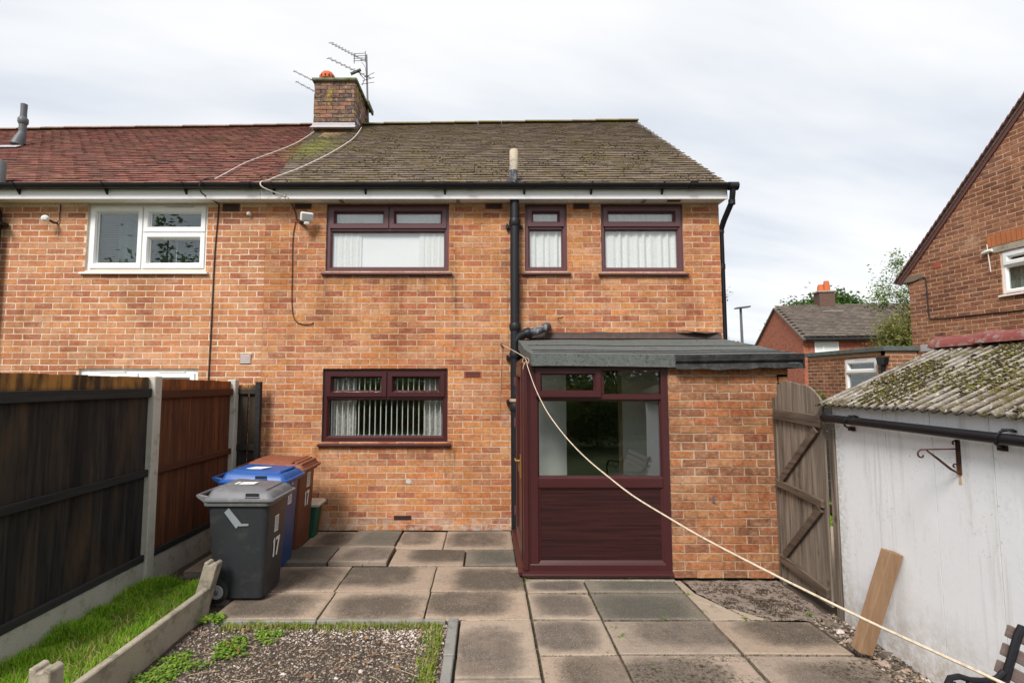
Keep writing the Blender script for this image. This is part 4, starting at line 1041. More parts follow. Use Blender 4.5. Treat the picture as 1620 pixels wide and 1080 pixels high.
# glazed side with door (faces left)
TS = (Vector((PXL, PF, 0)), Y_, -X_)
sf = MB().ring(.075, WY - PF - .09, .06, 1.96, [(0, 0), (0, .07), (.05, .07), (.05, 0)]).build('door_frame', m_rose, PO, TS, recalc=True)
dr = MB().ring(.14, 1.02, .10, 1.90, [(0, -.012), (0, .05), (.11, .05), (.11, .006), (.09, -.012)]).build('door', m_rose, PO, TS, recalc=True)
MB().box(.24, .92, .0, .04, .80, .90).build('door_rail', m_rose, dr, TS); MB().box(.245, .915, .01, .03, .2, .8).build('lower_panel', m_rose_panel, dr, TS)
MB().box(.245, .915, .016, .022, .9, 1.795).build('pane', m_glass, dr, TS)
h_ = MB(); h_.box(.165, .20, -.022, -.012, .84, 1.06); h_.tube([(.18, -.012, 1.0), (.18, -.06, 1.0), (.30, -.062, 1.0)], .009, 8); h_.build('door_handle', m_brass, dr, TS, smooth=True)
h_ = MB()
for z in (.3, 1.25, 1.7): h_.box(1.0, 1.06, -.03, -.008, z, z + .09)
h_.build('hinge', m_rose_up, dr, TS)
MB().box(1.045, 1.35, .002, .06, .06, .80).build('side_panel', m_rose_panel, sf, TS); MB().box(1.045, 1.35, .03, .036, .80, 1.9).build('pane', m_glass, sf, TS); MB().box(1.02, 1.05, .0, .07, .1, 1.91).build('mullion', m_rose, sf, TS)
MB().prism([(0.0, -.05, .022), (0.0, -.05, .045), (0.0, .0, .058), (0.0, .06, .058), (0.0, .06, .02)], (WY - PF - .05, 0, 0)).build('sill', m_rose, sf, TS, recalc=True)
# felt roof: one sagging sheet with thickness, front drip and wall flashing
rx0, rx1 = .372, 2.845; nx, ny = 60, 14; top_ = []; mb = MB()
def rz(x, y):
    t = (y - 4.72) / (6.285 - 4.72)
    return 1.985 + .26 * t + .006 * noise.noise(Vector((x * 2, y * 2, 0))) + .010 * noise.noise(Vector((x * .9, y * .8, 5)))
for j in range(ny + 1):
    for i in range(nx + 1):
        x = rx0 + (rx1 - rx0) * i / nx; y = 4.72 + (6.285 - 4.72) * j / ny
        yy = y + (.012 * noise.noise(Vector((x * 5, 0, 0))) if j == 0 else 0)
        if i == 0 and j < 4: x += .03 * (1 - j / 4)
        step = .006 if y > 5.35 else 0
        mb.v.append((x, yy, rz(x, y) + step))
N = nx + 1; nb = len(mb.v)
for ys in (4.86, 5.02, 5.46):
    seam_ = [(x, ys + .004 * noise.noise(Vector((x * 4, ys, 0))), rz(x, ys) + .004 + (.006 if ys > 5.35 else 0)) for x in [rx0 + .06 + 2.4 * k / 40 for k in range(41)]]
    SEAMS = globals().setdefault('SEAMS', []); SEAMS.append(seam_)
mb.v += [(x, y, z - .11) for x, y, z in mb.v]
mb.a = [0.] * len(mb.v)
for j in range(ny):
    for i in range(nx): a = j * N + i; mb.f += [(a, a + 1, a + N + 1, a + N), (nb + a, nb + a + N, nb + a + N + 1, nb + a + 1)]
for i in range(nx): mb.f += [(i, nb + i, nb + i + 1, i + 1), (ny * N + i, ny * N + i + 1, nb + ny * N + i + 1, nb + ny * N + i)]
for j in range(ny): a = j * N; b = a + nx; mb.f += [(a, a + N, nb + a + N, nb + a), (b, nb + b, nb + b + N, b + N)]
pr_ = mb.build('roof', m_felt, PO, smooth=True)
mb_s = MB()
for sm in SEAMS: mb_s.tube(sm, .0035, 4)
mb_s.build('felt_seam', m_felt_b, pr_)
mb = MB(); n = 46          # wavy black drip on the right half of the front edge
for i in range(n + 1):
    x = 1.70 + (2.86 - 1.70) * i / n; w_ = .022 * noise.noise(Vector((x * 4.5, 1, 0)))
    zt_ = rz(x, 4.72) + .004; zb = zt_ - .135 + .022 * noise.noise(Vector((x * 5, 3, 0)))
    mb.v += [(x, 4.74, zt_), (x, 4.700 + w_ * .3, zt_ - .004), (x, 4.698 + w_, zt_ - .06), (x, 4.716 + w_, zt_ - .085), (x, 4.694 + w_, zb), (x, 4.712, zb + .002)]
mb.a = [0.] * len(mb.v)
mb.f = [(6 * i + k, 6 * i + k + 1, 6 * i + k + 7, 6 * i + k + 6) for i in range(n) for k in range(5)]
mb.build('felt_drip', m_felt_b, pr_)
MB().box(2.848, 2.862, 4.70, 6.1, 1.86, 1.985).build('felt_drip', m_felt_b, pr_)
mb = MB(); n = 40
for i in range(n + 1):
    x = .50 + (2.83 - .5) * i / n; w_ = noise.noise(Vector((x * 4, 9, 0)))
    mb.v += [(x, WY - .012, 2.335 + .012 * w_), (x, WY - .022, 2.30), (x, WY - .05, 2.256)]
mb.a = [0.] * len(mb.v); mb.f = [(3 * i + k, 3 * i + k + 1, 3 * i + k + 4, 3 * i + k + 3) for i in range(n) for k in range(2)]
mb.build('wall_flashing', m_dark_flash, PO)
mb = MB(); mb.prism([(2.25, WY - .015, 2.345), (2.40, WY - .09, 2.34), (2.62, WY - .10, 2.31), (2.80, WY - .02, 2.33)], (0, .0, .006)); mb.build('loose_felt', m_dark_flash, PO)
for x in (.46, .9, 1.25, 1.55): pass
mb = MB()
for _ in range(26): x, y = R.uniform(.5, 2.7), R.uniform(4.8, 6.2); stone(mb, x, y, rz(x, y) + .006, R.uniform(.004, .012))
stuff(mb.build('debris', m_debris, pr_))
tag(MB().box(2.03, 2.045, PF - .02, PF - .008, .66, .72).build('wall_hook', m_alu), 'small metal hook fixed low on the porch brickwork', 'hook')

m_run = G('dirt_run'); m_run.n.remove(m_run.b)
d_ = m_run.n.new('ShaderNodeBsdfDiffuse'); d_.inputs[0].default_value = (.10, .07, .05, 1); t_ = m_run.n.new('ShaderNodeBsdfTransparent'); x_ = m_run.n.new('ShaderNodeMixShader')
ff = m_run.math('MULTIPLY', m_run.attr('edge'), m_run.ramp(m_run.noise(1, 5, .7, m_run.vec((30, 30, 3))), [(.42, 0.), (.72, .42)]))
m_run.l.new(ff, x_.inputs[0]); m_run.l.new(t_.outputs[0], x_.inputs[1]); m_run.l.new(d_.outputs[0], x_.inputs[2]); m_run.l.new(x_.outputs[0], m_run.out.inputs[0]); m_run = m_run.m
def dirt_run(x0, x1, z0, z1, par, y):
    mb = MB()
    for i in range(9):
        x = x0 + (x1 - x0) * i / 8; e_ = 1 if 0 < i < 8 else 0
        for k in range(4): mb.v.append((x, y, z1 - (z1 - z0) * k / 3)); mb.a.append(e_ * (1, .7, .3, 0)[k] + 1e-4)
    mb.f = [(4 * i + k, 4 * i + k + 1, 4 * i + k + 5, 4 * i + k + 4) for i in range(8) for k in range(3)]
    mb.build('dirt_stain', m_run, par)
for a, b in ((W1[0], W1[1]), (W2[0], W2[1]), (W3[0], W3[1])):
    for q in (a - .10, b - .06): dirt_run(q, q + .17, 2.35, 3.03, wall, WY - .0075)
for q in (WG[0] - .1, WG[1] - .06): dirt_run(q, q + .17, .35, .97, wall, WY - .0075)
dirt_run(.22, .46, .1, 3.6, wall, WY - .0075); dirt_run(-1.9, -.6, 2.75, 3.03, wall, WY - .0078); dirt_run(-1.9, -.6, .75, .97, wall, WY - .0078)
# ================================================================== PIPES AND FITTINGS ON THE WALL
SP = thing('soil_pipe', 'thick black soil pipe running down the wall left of the porch', 'pipe', (.335, 6.2, 0))
MB().tube([(.340, 6.2, -.01), (.336, 6.2, 2.0), (.340, 6.2, 3.93)], .055, 20).build('pipe', m_iron, SP, smooth=True)
def collar(x, z, h=.05, r=.068, mat=m_iron): MB().tube([(x, 6.2, z - h / 2), (x, 6.2, z - h / 4), (x, 6.2, z + h / 4), (x, 6.2, z + h / 2)], [r - .008, r, r, r - .008], 20).build('collar', mat, SP, smooth=True)
for z in (3.66, 2.39, 2.06): collar(.338, z, .09)
collar(.336, 1.44, .10, .066); collar(.338, 1.52, .04, .070, m_rust_pale); collar(.338, .9, .02, .058)
for z in (3.63, 2.03, 1.50):
    MB().box(.235, .44, 6.25, 6.285, z - .02, z + .015).build('pipe_clip', m_iron, SP)
    MB().box(.24, .26, 6.24, 6.30, z - .03, z + .03).build('pipe_clip', m_iron, SP)
MB().tube([(.34, 6.2, 2.20), (.40, 6.18, 2.28), (.47, 6.15, 2.31)], [.054, .054, .05], 16).build('branch', m_iron, SP, smooth=True)
MB().tube([(.455, 6.15, 2.30), (.475, 6.15, 2.308), (.50, 6.15, 2.315), (.52, 6.15, 2.32)], [.06, .066, .066, .06], 18).build('branch_collar', m_iron, SP, smooth=True)
m_worn = plain('worn_pipe', (.045, .047, .055), .35, .5, var=.3, grime=((.34, .35, .38), .50, .66, 14))
MB().tube([(.51, 6.15, 2.318), (.60, 6.15, 2.335), (.68, 6.16, 2.375), (.72, 6.20, 2.40), (.735, 6.30, 2.405)], .048, 16).build('branch_elbow', m_worn, SP, smooth=True)
DP = thing('downpipe', 'thin black rainwater downpipe at the right corner of the house', 'pipe', (2.92, 6.3, 0))
MB().tube([(2.93, 6.06, 4.05), (2.93, 6.07, 3.98), (2.93, 6.10, 3.88), (2.90, 6.26, 3.70), (2.895, 6.34, 3.60), (2.895, 6.34, .02)], .034, 14).build('pipe', m_black, DP, smooth=True)
for z in (3.88, 3.60, 3.15, 1.4): MB().tube([(2.93 if z > 3.8 else 2.895, 6.10 if z > 3.8 else 6.34, z - .03), (2.93 if z > 3.8 else 2.895, 6.10 if z > 3.8 else 6.34, z + .03)], .040, 14).build('collar', m_black, DP, smooth=True)
LP = thing('downpipe', 'black downpipe on the left house at the very left edge', 'pipe', (-5.92, 6.2, 0))
MB().tube([(-5.97, 6.06, 4.05), (-5.96, 6.12, 3.9), (-5.96, 6.22, 3.8), (-5.96, 6.22, .02)], .05, 14).build('pipe', m_black, LP, smooth=True)
MB().tube([(-5.96, 6.22, 3.60), (-5.96, 6.22, 3.70)], .062, 14).build('collar', m_black, LP, smooth=True)
MB().box(-5.90, -5.86, 6.16, 6.28, 3.63, 3.67).build('pipe_clip', m_black, LP)
SLT = thing('security_light', 'small white square security floodlight below the eaves', 'light', (-2.19, 6.2, 3.72))
dn = Vector((.35, -.8, -.25)).normalized(); sx_ = dn.cross(Z_).normalized(); up_ = sx_.cross(dn)
lc = Vector((-2.17, 6.17, 3.72))
MB().obox(lc, sx_, up_, dn, .075, .055, .03).build('lamp_housing', m_lamp, SLT, bevel=.012)
MB().obox(lc + dn * .033, sx_, up_, dn, .055, .036, .004).build('lamp_glass', m_hub, SLT)
MB().obox(lc - up_ * .075 + dn * .01, sx_, up_, dn, .03, .018, .03).build('sensor', m_lamp, SLT, bevel=.008)
MB().tube([(-2.29, 6.30, 3.69), (-2.24, 6.22, 3.69), (-2.19, 6.19, 3.69)], .02, 8).build('mount', m_black, SLT)
WS = thing('wall_sensor', 'white round security sensor on a black mount left of the white window', 'sensor', (-5.28, 6.25, 3.69))
MB().tube([(-5.33, 6.20, 3.70), (-5.32, 6.16, 3.70), (-5.31, 6.14, 3.70)], [.035, .042, .02], 14).build('dome', m_lamp, WS, smooth=True)
MB().tube([(-5.28, 6.29, 3.68), (-5.27, 6.22, 3.67), (-5.32, 6.20, 3.70)], .014, 8).build('mount', m_black, WS)
MB().tube([(-5.25, 6.29, 3.92), (-5.25, 6.285, 3.72), (-5.27, 6.28, 3.68)], .005, 6).build('cable', m_wire_b, WS)
o = MB().tube([(-2.914, 6.30, 3.79), (-2.914, 6.25, 3.79), (-2.914, 6.235, 3.79)], [.022, .026, .012], 12).build('wall_button', m_lamp, smooth=True)
tag(o, 'tiny white round fitting on the bricks left of the floodlight', 'fitting')
def cable(name, pts, r, mat, label, parent=None, sub=3):
    P = [Vector(p) for p in pts]; out = []
    if name == 'tv_cable': P = [p + Z_ * (dzx(p.x, (p.y - 6.1) * 1.236) if p.y > 6.12 else -.016) for p in P]
    for i in range(len(P) - 1):
        p0, p1, p2, p3 = P[max(i - 1, 0)], P[i], P[i + 1], P[min(i + 2, len(P) - 1)]
        for k in range(sub):
            t = k / sub; out.append(.5 * ((2 * p1) + (p2 - p0) * t + (2 * p0 - 5 * p1 + 4 * p2 - p3) * t * t + (3 * p1 - p0 - 3 * p2 + p3) * t ** 3))
    out.append(P[-1]); o = MB().tube(out, r, 6).build(name, mat, parent, smooth=True)
    if label: tag(o, label, 'cable')
    return o
cable('tv_cable', [(-2.298, 9.259, 6.46), (-2.211, 8.413, 5.844), (-2.253, 7.673, 5.305), (-2.342, 7.087, 4.878), (-2.46, 6.585, 4.513), (-2.574, 6.272, 4.29), (-2.62, 6.10, 4.165), (-2.66, 5.99, 4.10), (-2.63, 5.98, 4.03), (-2.46, 6.10, 3.985), (-2.42, 6.10, 3.965), (-2.41, 6.11, 4.0), (-2.38, 6.108, 3.95)], .007, m_wire_w, 'white aerial cable curving over the brown roof to the gutter')
cable('tv_cable', [(-3.058, 8.942, 6.23), (-3.043, 8.109, 5.62), (-3.15, 7.42, 5.125), (-3.284, 6.931, 4.765), (-3.291, 6.373, 4.36), (-3.30, 6.151, 4.20)], .006, m_wire_w, 'white aerial cable crossing the red tiled roof')
cable('wall_cable', [(-3.30, 6.151, 4.20), (-3.36, 5.99, 4.10), (-3.38, 6.0, 4.0), (-3.375, 6.10, 3.96), (-3.31, 6.27, 3.925), (-3.30, 6.288, 3.85), (-3.325, 6.288, 3.3), (-3.33, 6.288, 2.5), (-3.34, 6.288, 1.6)], .008, m_wire_b, 'black cable running down the wall right of the white window')
cable('wall_cable', [(-2.40, 6.285, 3.92), (-2.37, 6.284, 3.86), (-2.34, 6.283, 3.78), (-2.33, 6.27, 3.72), (-2.24, 6.24, 3.70)], .007, m_wire_b, 'short black cable feeding the security floodlight')
cable('wall_cable', [(-2.345, 6.286, 3.70), (-2.375, 6.287, 3.5), (-2.37, 6.287, 3.1), (-2.365, 6.287, 2.7), (-2.33, 6.287, 2.50), (-2.24, 6.287, 2.435), (-2.12, 6.287, 2.435), (-2.10, 6.287, 2.46)], .005, m_rust, 'thin brown cable looping down the bricks below the floodlight')
tag(MB().tube([(.86, 6.29, 2.50), (.87, 6.24, 2.505), (.90, 6.235, 2.50), (.92, 6.25, 2.52)], .006, 6).build('wall_hook', m_iron), 'bent iron nail in the wall above the porch roof', 'hook')
tag(MB().tube([(.18, 6.30, 2.185), (.18, 6.26, 2.185)], .016, 8).build('line_anchor', m_rust), 'small rusty anchor holding the washing line left of the soil pipe', 'anchor')
cable('string', [(.185, 6.27, 2.18), (.170, 6.285, 1.8), (.155, 6.285, 1.36)], .003, m_rust_pale, 'thin string hanging down the wall from the washing line anchor')
rope_px = [(.18, 6.25, 2.185), (.29, 5.6, 2.07), (.345, 4.85, 1.965), (.362, 4.66, 1.90)]
WLN = thing('washing_line', 'cream rope washing line sagging diagonally across the picture', 'rope', (.4, 4.7, 1.8))
P = [Vector(p) for p in [(0.362, 4.66, 1.88), (0.385, 4.2, 1.695), (0.409, 3.7, 1.553), (0.435, 3.3, 1.466), (0.469, 2.95, 1.396), (0.5, 2.62, 1.35), (0.533, 2.36, 1.319), (0.578, 2.12, 1.284), (0.636, 1.92, 1.257), (0.697, 1.74, 1.231), (0.772, 1.53, 1.209), (0.838, 1.38, 1.19), (0.902, 1.27, 1.17), (0.963, 1.17, 1.154), (1.004, 1.1, 1.144), (1.042, 1.04, 1.133), (1.14, .88, 1.11)]]
cable('rope', rope_px + P, .0032, m_rope, None, WLN)
mb = MB()
for k in range(5):
    a = k * 1.3; c = Vector((.352, 4.72, 1.925)); mb.tube([c + Vector((.03 * math.cos(a + t), -.01, .03 * math.sin(a + t))) for t in (0, .8, 1.6, 2.4)], .0045, 5)
mb.tube([(.35, 4.7, 1.92), (.33, 4.69, 1.88), (.325, 4.69, 1.85)], .004, 5); mb.build('knot', m_rust_pale, WLN)

# ================================================================== LEFT FENCE
FX = -2.95
FN = thing('garden_fence', 'tall panel fence with black and red-brown boards between concrete posts on the left', 'fence', (FX, 4.6, 0))
def cpost(y, h, x=FX, w=.052):
    mb = MB(); mb.box(x - .045, x + .05, y - w, y + w, -.1, h)
    p = mb.build('post', m_conc, FN, bevel=.006)
    mb = MB(); mb.box(x + .0505, x + .053, y - w + .028, y + w - .028, .0, h - .01); return p
cpost(2.66, 1.80); cpost(4.64, 1.785); cpost(6.10, 1.765, w=.045)
def panel(y0, y1, zt0, zt1, mb_, mr, fx=FX, bw=.105, zb=.215, name='fence_panel'):
    pl = MB().box(fx - .03, fx - .012, y0 + .004, y1 - .004, zb, zb + .05).build(name, mr, FN)
    y = y0
    i = 0
    while y < y1 - .02:
        b = min(y + bw, y1); t = (y - y0) / (y1 - y0); zt = zt0 + (zt1 - zt0) * t + R.uniform(-.004, .004)
        j = R.uniform(-.003, .003)
        m_ = MB(); m_.prism([(fx - .010 + j, y, zb + .01), (fx - .002 + j, b + .012, zb + .01), (fx - .014 + j, b + .012, zb + .01), (fx - .016 + j, y, zb + .01)], (0, 0, zt - zb - .01))
        m_.build('board', mb_, pl, recalc=True); y += bw; i += 1
    for z, h, d, mt in ((1.605 + (zt1 - 1.775) * .6, .075, .028, mr), (.925, .06, .030, mr), (zb, .055, .03, m_rail_blk)):
        MB().box(fx + .004, fx + d + .004, y0 + .002, y1 - .002, z, z + h).build('rail', mt, pl, bevel=.004)
    return pl
panel(2.715, 4.585, 1.797, 1.772, m_fence_blk, m_rail_blk, bw=.115)
panel(4.695, 6.05, 1.765, 1.745, m_fence_red, m_rail_red, bw=.11)
for y0, y1 in ((2.715, 4.585), (4.695, 6.05)):
    MB().box(FX - .02, FX + .025, y0, y1, -.06, .212).build('gravel_board', m_conc_gb, FN, bevel=.004)
    MB().box(FX + .004, FX + .026, y0 + .01, y1 - .01, .16, .212).build('gravel_board_lip', m_conc_gb, FN) if False else None
# short black infill up to the wall
sp_ = MB().box(-2.70, -2.64, 6.12, 6.18, -.05, 1.74).build('infill_post', m_rail_blk, FN, bevel=.004)
for x0, x1 in ((-2.92, -2.80), (-2.785, -2.715)): MB().box(x0, x1, 6.16, 6.18, .1, 1.70).build('board', m_fence_blk, sp_)
for z in (1.60, .95, .3): MB().box(-2.92, -2.70, 6.125, 6.158, z, z + .07).build('rail', m_fence_blk, sp_)

# ================================================================== BINS
def rrect(x0, x1, y0, y1, r, z, n=4):
    out = []
    for cx, cy, a0 in ((x1 - r, y1 - r, 0), (x0 + r, y1 - r, 90), (x0 + r, y0 + r, 180), (x1 - r, y0 + r, 270)):
        for k in range(n + 1):
            a = math.radians(a0 + 90 * k / n); out.append((cx + r * math.cos(a), cy + r * math.sin(a), z))
    return out
def loft(rings, cap=True):
    mb = MB(); n = len(rings[0])
    for r in rings: mb.v += r
    mb.a = [0.] * len(mb.v)
    mb.f = [(i * n + k, i * n + (k + 1) % n, (i + 1) * n + (k + 1) % n, (i + 1) * n + k) for i in range(len(rings) - 1) for k in range(n)]
    if cap: mb.f += [tuple(range(n))[::-1], tuple((len(rings) - 1) * n + k for k in range(n))]
    return mb
def digit17(parent, x_at, y, z, mat, s=.1):
    # figures 17 on the front face (+x); x_at(z) gives the face position; reads along +y
    def stroke(p, q, w):
        (a, b), (c, d) = p, q; m_ = MB()
        L = math.hypot(c - a, d - b); nx, ny = -(d - b) / L * w / 2, (c - a) / L * w / 2
        pts = [(a + nx, b + ny), (c + nx, d + ny), (c - nx, d - ny), (a - nx, b - ny)]
        return pts
    m_ = MB()
    for p, q, w in (((.14, 0), (.14, 1), .17), ((.14, .95), (.0, .80), .12), ((.40, .92), (1.0, .92), .16), ((.90, .95), (.60, 0), .18)):
        pts = stroke(p, q, w); m_.prism([(x_at(z + v * s) + .0045, y + u * s * .85, z + v * s) for u, v in pts], (.003, 0, 0))
    m_.build('number_sticker', mat, parent, recalc=True)
def sticker(parent, x_at, y, z, w, h):
    o = MB().prism([(x_at(z) + .0015, y, z), (x_at(z) + .0015, y + w, z), (x_at(z + h) + .0015, y + w, z + h), (x_at(z + h) + .0015, y, z + h)], (.002, 0, 0)).build('label_sticker', m_sticker, parent, recalc=True)
    m_ = MB(); rr = random.Random(3)
    for k in range(7):
        v = z + h * (.10 + k * .125); u = y + w * .1
        while u < y + w * .85:
            l = rr.uniform(.006, .02); m_.prism([(x_at(v) + .0038, u, v), (x_at(v) + .0038, min(u + l, y + w * .92), v), (x_at(v + .005) + .0038, min(u + l, y + w * .92), v + h * .06), (x_at(v + .005) + .0038, u, v + h * .06)], (.0006, 0, 0)); u += l + .005
    m_.build('sticker_print', m_ink, o, recalc=True)
def wheelie(x0, x1, y0, y1, h, mbody, mlid, label, kind):
    """front faces +x; x0 back, x1 front at the rim"""
    cx, cy = (x0 + x1) / 2, (y0 + y1) / 2
    B = thing('wheelie_bin', label, 'bin', (cx, cy, 0), 'wheelie bins by the fence')
    zb = h - .085
    bx0, bx1, by0, by1 = x0 + .10, x1 - .065, y0 + .055, y1 - .055     # foot
    tx0, tx1, ty0, ty1 = x0 + .045, x1 - .03, y0 + .018, y1 - .018
    lerp = lambda a, b, t: a + (b - a) * t
    def lv(z):
        t = z / zb; return (lerp(bx0, tx0, t), lerp(bx1, tx1, t), lerp(by0, ty0, t), lerp(by1, ty1, t))
    rings = [rrect(bx0 + .02, bx1 - .02, by0 + .02, by1 - .02, .03, .012), rrect(*lv(.03), .045, .03)]
    for z in (.2, .4, .6): rings.append(rrect(*lv(z * zb / .75), .045, z * zb / .75))
    rings += [rrect(*lv(zb - .05), .045, zb - .05), rrect(*lv(zb), .045, zb)]
    body = loft(rings).build('body', mbody, B, smooth=True)
    # rim
    loft([rrect(x0 + .02, x1 - .008, y0 + .0, y1 - .0, .045, zb - .032), rrect(x0 + .015, x1, y0 - .004, y1 + .004, .05, zb - .022), rrect(x0 + .015, x1, y0 - .004, y1 + .004, .05, zb), rrect(x0 + .02, x1 - .005, y0, y1, .045, zb + .004)]).build('rim', mbody if kind != 'grey' else mlid, B, smooth=True)
    # lid: overhanging lip, stepped sides, gently domed top falling to the front
    zl = zb + .008; R0 = lambda d, z, dz=.0: [(px_, py_, pz_ - dz * (px_ - cx) / (x1 - x0)) for px_, py_, pz_ in rrect(x0 + .03 + d, x1 + .022 - d * 1.1, y0 - .01 + d, y1 + .01 - d, max(.012, .045 - d * .3), z)]
    lid = loft([R0(.0, zl - .012), R0(-.008, zl), R0(-.006, zl + .014), R0(.012, zl + .02, .01), R0(.018, zl + .032, .012), R0(.034, zl + .062, .022), R0(.05, zl + .076, .03), R0(.09, zl + .084, .034)]).build('lid', mlid, B, smooth=True)
    # raised centre panel
    loft([R0(.075, zl + .080, .032), R0(.078, zl + .092, .034), R0(.09, zl + .096, .036)]).build('lid_panel', mlid, lid, smooth=True)
    m_ = MB(); m_.box(x0 + .36 * 1, x0 + .36 + .10, y0 + .004, y0 + .016, zl + .036, zl + .058); m_.build('grip_slot', m_dark, lid)
    m_ = MB(); m_.box(x0 + .355, x0 + .47, y0 - .004, y0 + .018, zl + .026, zl + .034); m_.build('grip', mlid, lid, bevel=.003)
    # rear handle bar with brackets
    m_ = MB(); m_.tube([(x0 + .05, y0 + .03, zb + .03), (x0 - .02, y0 + .03, zb + .042), (x0 - .045, y0 + .05, zb + .040), (x0 - .05, cy, zb + .040), (x0 - .045, y1 - .05, zb + .04), (x0 - .02, y1 - .03, zb + .042), (x0 + .05, y1 - .03, zb + .03)], .014, 8)
    m_.prism([(x0 + .06, y0 + .015, zb - .03), (x0 - .03, y0 + .015, zb + .035), (x0 - .03, y0 + .015, zb + .055), (x0 + .06, y0 + .015, zb + .03)], (0, .03, 0))
    m_.build('handle', mbody if kind != 'grey' else mlid, B, smooth=True, recalc=True)
    wx = bx0 + .055
    for k, yy in enumerate((by0 - .045, by1 + .0)):
        wm = MB().tube([(wx, yy - .002, .088), (wx, yy + .004, .088), (wx, yy + .036, .088), (wx, yy + .042, .088)], [.078, .088, .088, .078], 24).build('wheel', m_rubber, B, smooth=True)
        MB().tube([(wx, yy - .006, .088), (wx, yy - .001, .088)], [.050, .056], 20).build('hub', m_hub, wm, smooth=True)
        MB().tube([(wx, yy - .012, .088), (wx, yy - .005, .088)], [.016, .022], 12).build('hub_cap', m_grey_lid, wm, smooth=True)
    MB().tube([(wx, by0 - .03, .088), (wx, by1 + .03, .088)], .011, 8).build('axle', m_hub, B)
    fx = lambda z: lerp(bx1, tx1, z / zb)
    return B, body, lid, fx, zb, zl
B, body, lid, fx, zb, zl = wheelie(-2.28, -1.715, 4.24, 4.72, .868, m_grey_bin, m_grey_lid, 'dark grey wheelie bin numbered 17, nearest of the three bins', 'grey')
sticker(body, fx, 4.43, .50, .075, .13); digit17(body, fx, 4.42, .30, m_sticker, .15)
m_ = MB(); ty = lambda z: 4.24 + .055 + (.018 - .055) * z / zb - .003
m_.prism([(x, ty(z) - .001, z) for x, z in ((-2.090, .70), (-2.055, .735), (-1.955, .615), (-1.995, .575))], (0, -.002, 0)); m_.prism([(x, ty(z) - .0035, z) for x, z in ((-1.980, .612), (-1.970, .592), (-1.895, .596), (-1.895, .612))], (0, -.0015, 0)); m_.build('tape', m_tape, body, recalc=True)
MB().box(-2.06, -1.93, 4.42, 4.51, zl + .0985, zl + .101).build('lid_sticker', m_sticker, lid); MB().box(-2.135, -2.075, 4.42, 4.51, zl + .100, zl + .1025).build('lid_sticker', m_sticker, lid)
B, body, lid, fx, zb, zl = wheelie(-2.47, -1.845, 4.84, 5.34, .90, m_blue_bin, m_blue_lid, 'blue wheelie bin between the grey and the brown bin', 'blue')
sticker(body, fx, 5.05, .58, .09, .14); m_ = MB(); m_.prism([(fx(.74) + .002, 5.03, .745), (fx(.74) + .002, 5.06, .745), (fx(.77) + .002, 5.06, .785), (fx(.77) + .002, 5.03, .785)], (.002, 0, 0)); m_.prism([(fx(.74) + .002, 5.13, .75), (fx(.74) + .002, 5.155, .75), (fx(.80) + .002, 5.155, .85), (fx(.80) + .002, 5.13, .85)], (.002, 0, 0)); m_.build('number_sticker', m_sticker, body, recalc=True)
MB().prism([(-2.27, 5.0, zl + .0995), (-2.11, 4.98, zl + .0995), (-2.06, 5.10, zl + .0995), (-2.22, 5.11, zl + .0995)], (0, 0, .003)).build('lid_sticker', m_sticker, lid, recalc=True)
m_ = MB().beam((-1.93, 4.92, zl + .078), (-1.91, 5.26, zl + .080), .02, .045); m_.build('lid_rib', m_blue_lid, lid, bevel=.01)
B, body, lid, fx, zb, zl = wheelie(-2.52, -1.885, 5.42, 5.96, .905, m_brown_bin, m_brown_lid, 'brown wheelie bin numbered 17, farthest of the three bins', 'brown')
sticker(body, fx, 5.68, .62, .10, .15); digit17(body, fx, 5.64, .43, m_sticker, .15)
for k in range(3): MB().box(-2.015 + .045 * k, -1.99 + .045 * k, 5.46, 5.92, zl + .074 - .012 * k, zl + .092 - .012 * k).build('lid_rib', m_brown_lid, lid, bevel=.005)
CD = thing('food_caddy', 'small dark green box with a cream lid in the corner behind the brown bin', 'caddy', (-1.95, 6.05, 0))
loft([rrect(-2.13, -1.94, 5.98, 6.16, .02, .0), rrect(-2.16, -1.895, 5.96, 6.18, .02, .36)]).build('body', m_green, CD, smooth=True)
loft([rrect(-2.18, -1.87, 5.94, 6.2, .02, .35), rrect(-2.18, -1.86, 5.93, 6.21, .02, .375), rrect(-2.14, -1.88, 5.96, 6.18, .02, .40)]).build('lid', plain('cream_lid', (.62, .60, .50), .6, grime=((.40, .30, .12), .55, .7, 9)), CD, smooth=True)

# ================================================================== GATE
GX = 2.60
GT = thing('garden_gate', 'weathered grey-brown wooden gate with arched top and diagonal braces', 'gate', (GX, 4.4, 0))
arch = lambda y: 1.30 + .415 * math.sqrt(max(0, 1 - ((y - 4.36) / (.40 if y > 4.36 else .37)) ** 2)) + (.20 if y > 4.36 else .0) * max(0, (y - 4.36) / .36) ** 1.5
yb = [4.075, 4.165, 4.262, 4.358, 4.455, 4.55, 4.64, 4.715]
for a, b in zip(yb, yb[1:]):
    pts = []; m_ = MB(); n = 5
    low = .03 + R.uniform(0, .02)
    prof = [(GX, a + .005 + (b - a - .010) * k / n, arch(a + .005 + (b - a - .010) * k / n)) for k in range(n + 1)]
    poly = [(GX, a + .004, low)] + prof + [(GX, b - .004, low)]
    j = R.uniform(-.002, .002)
    m_.prism([(x + j, y, z) for x, y, z in poly], (.018, 0, 0)); m_.build('board', m_gate, GT, recalc=True)
ra = [((4.085, 1.425), (4.735, 1.455), .095), ((4.10, .80), (4.73, .845), .062), ((4.09, .135), (4.72, .20), .075)]
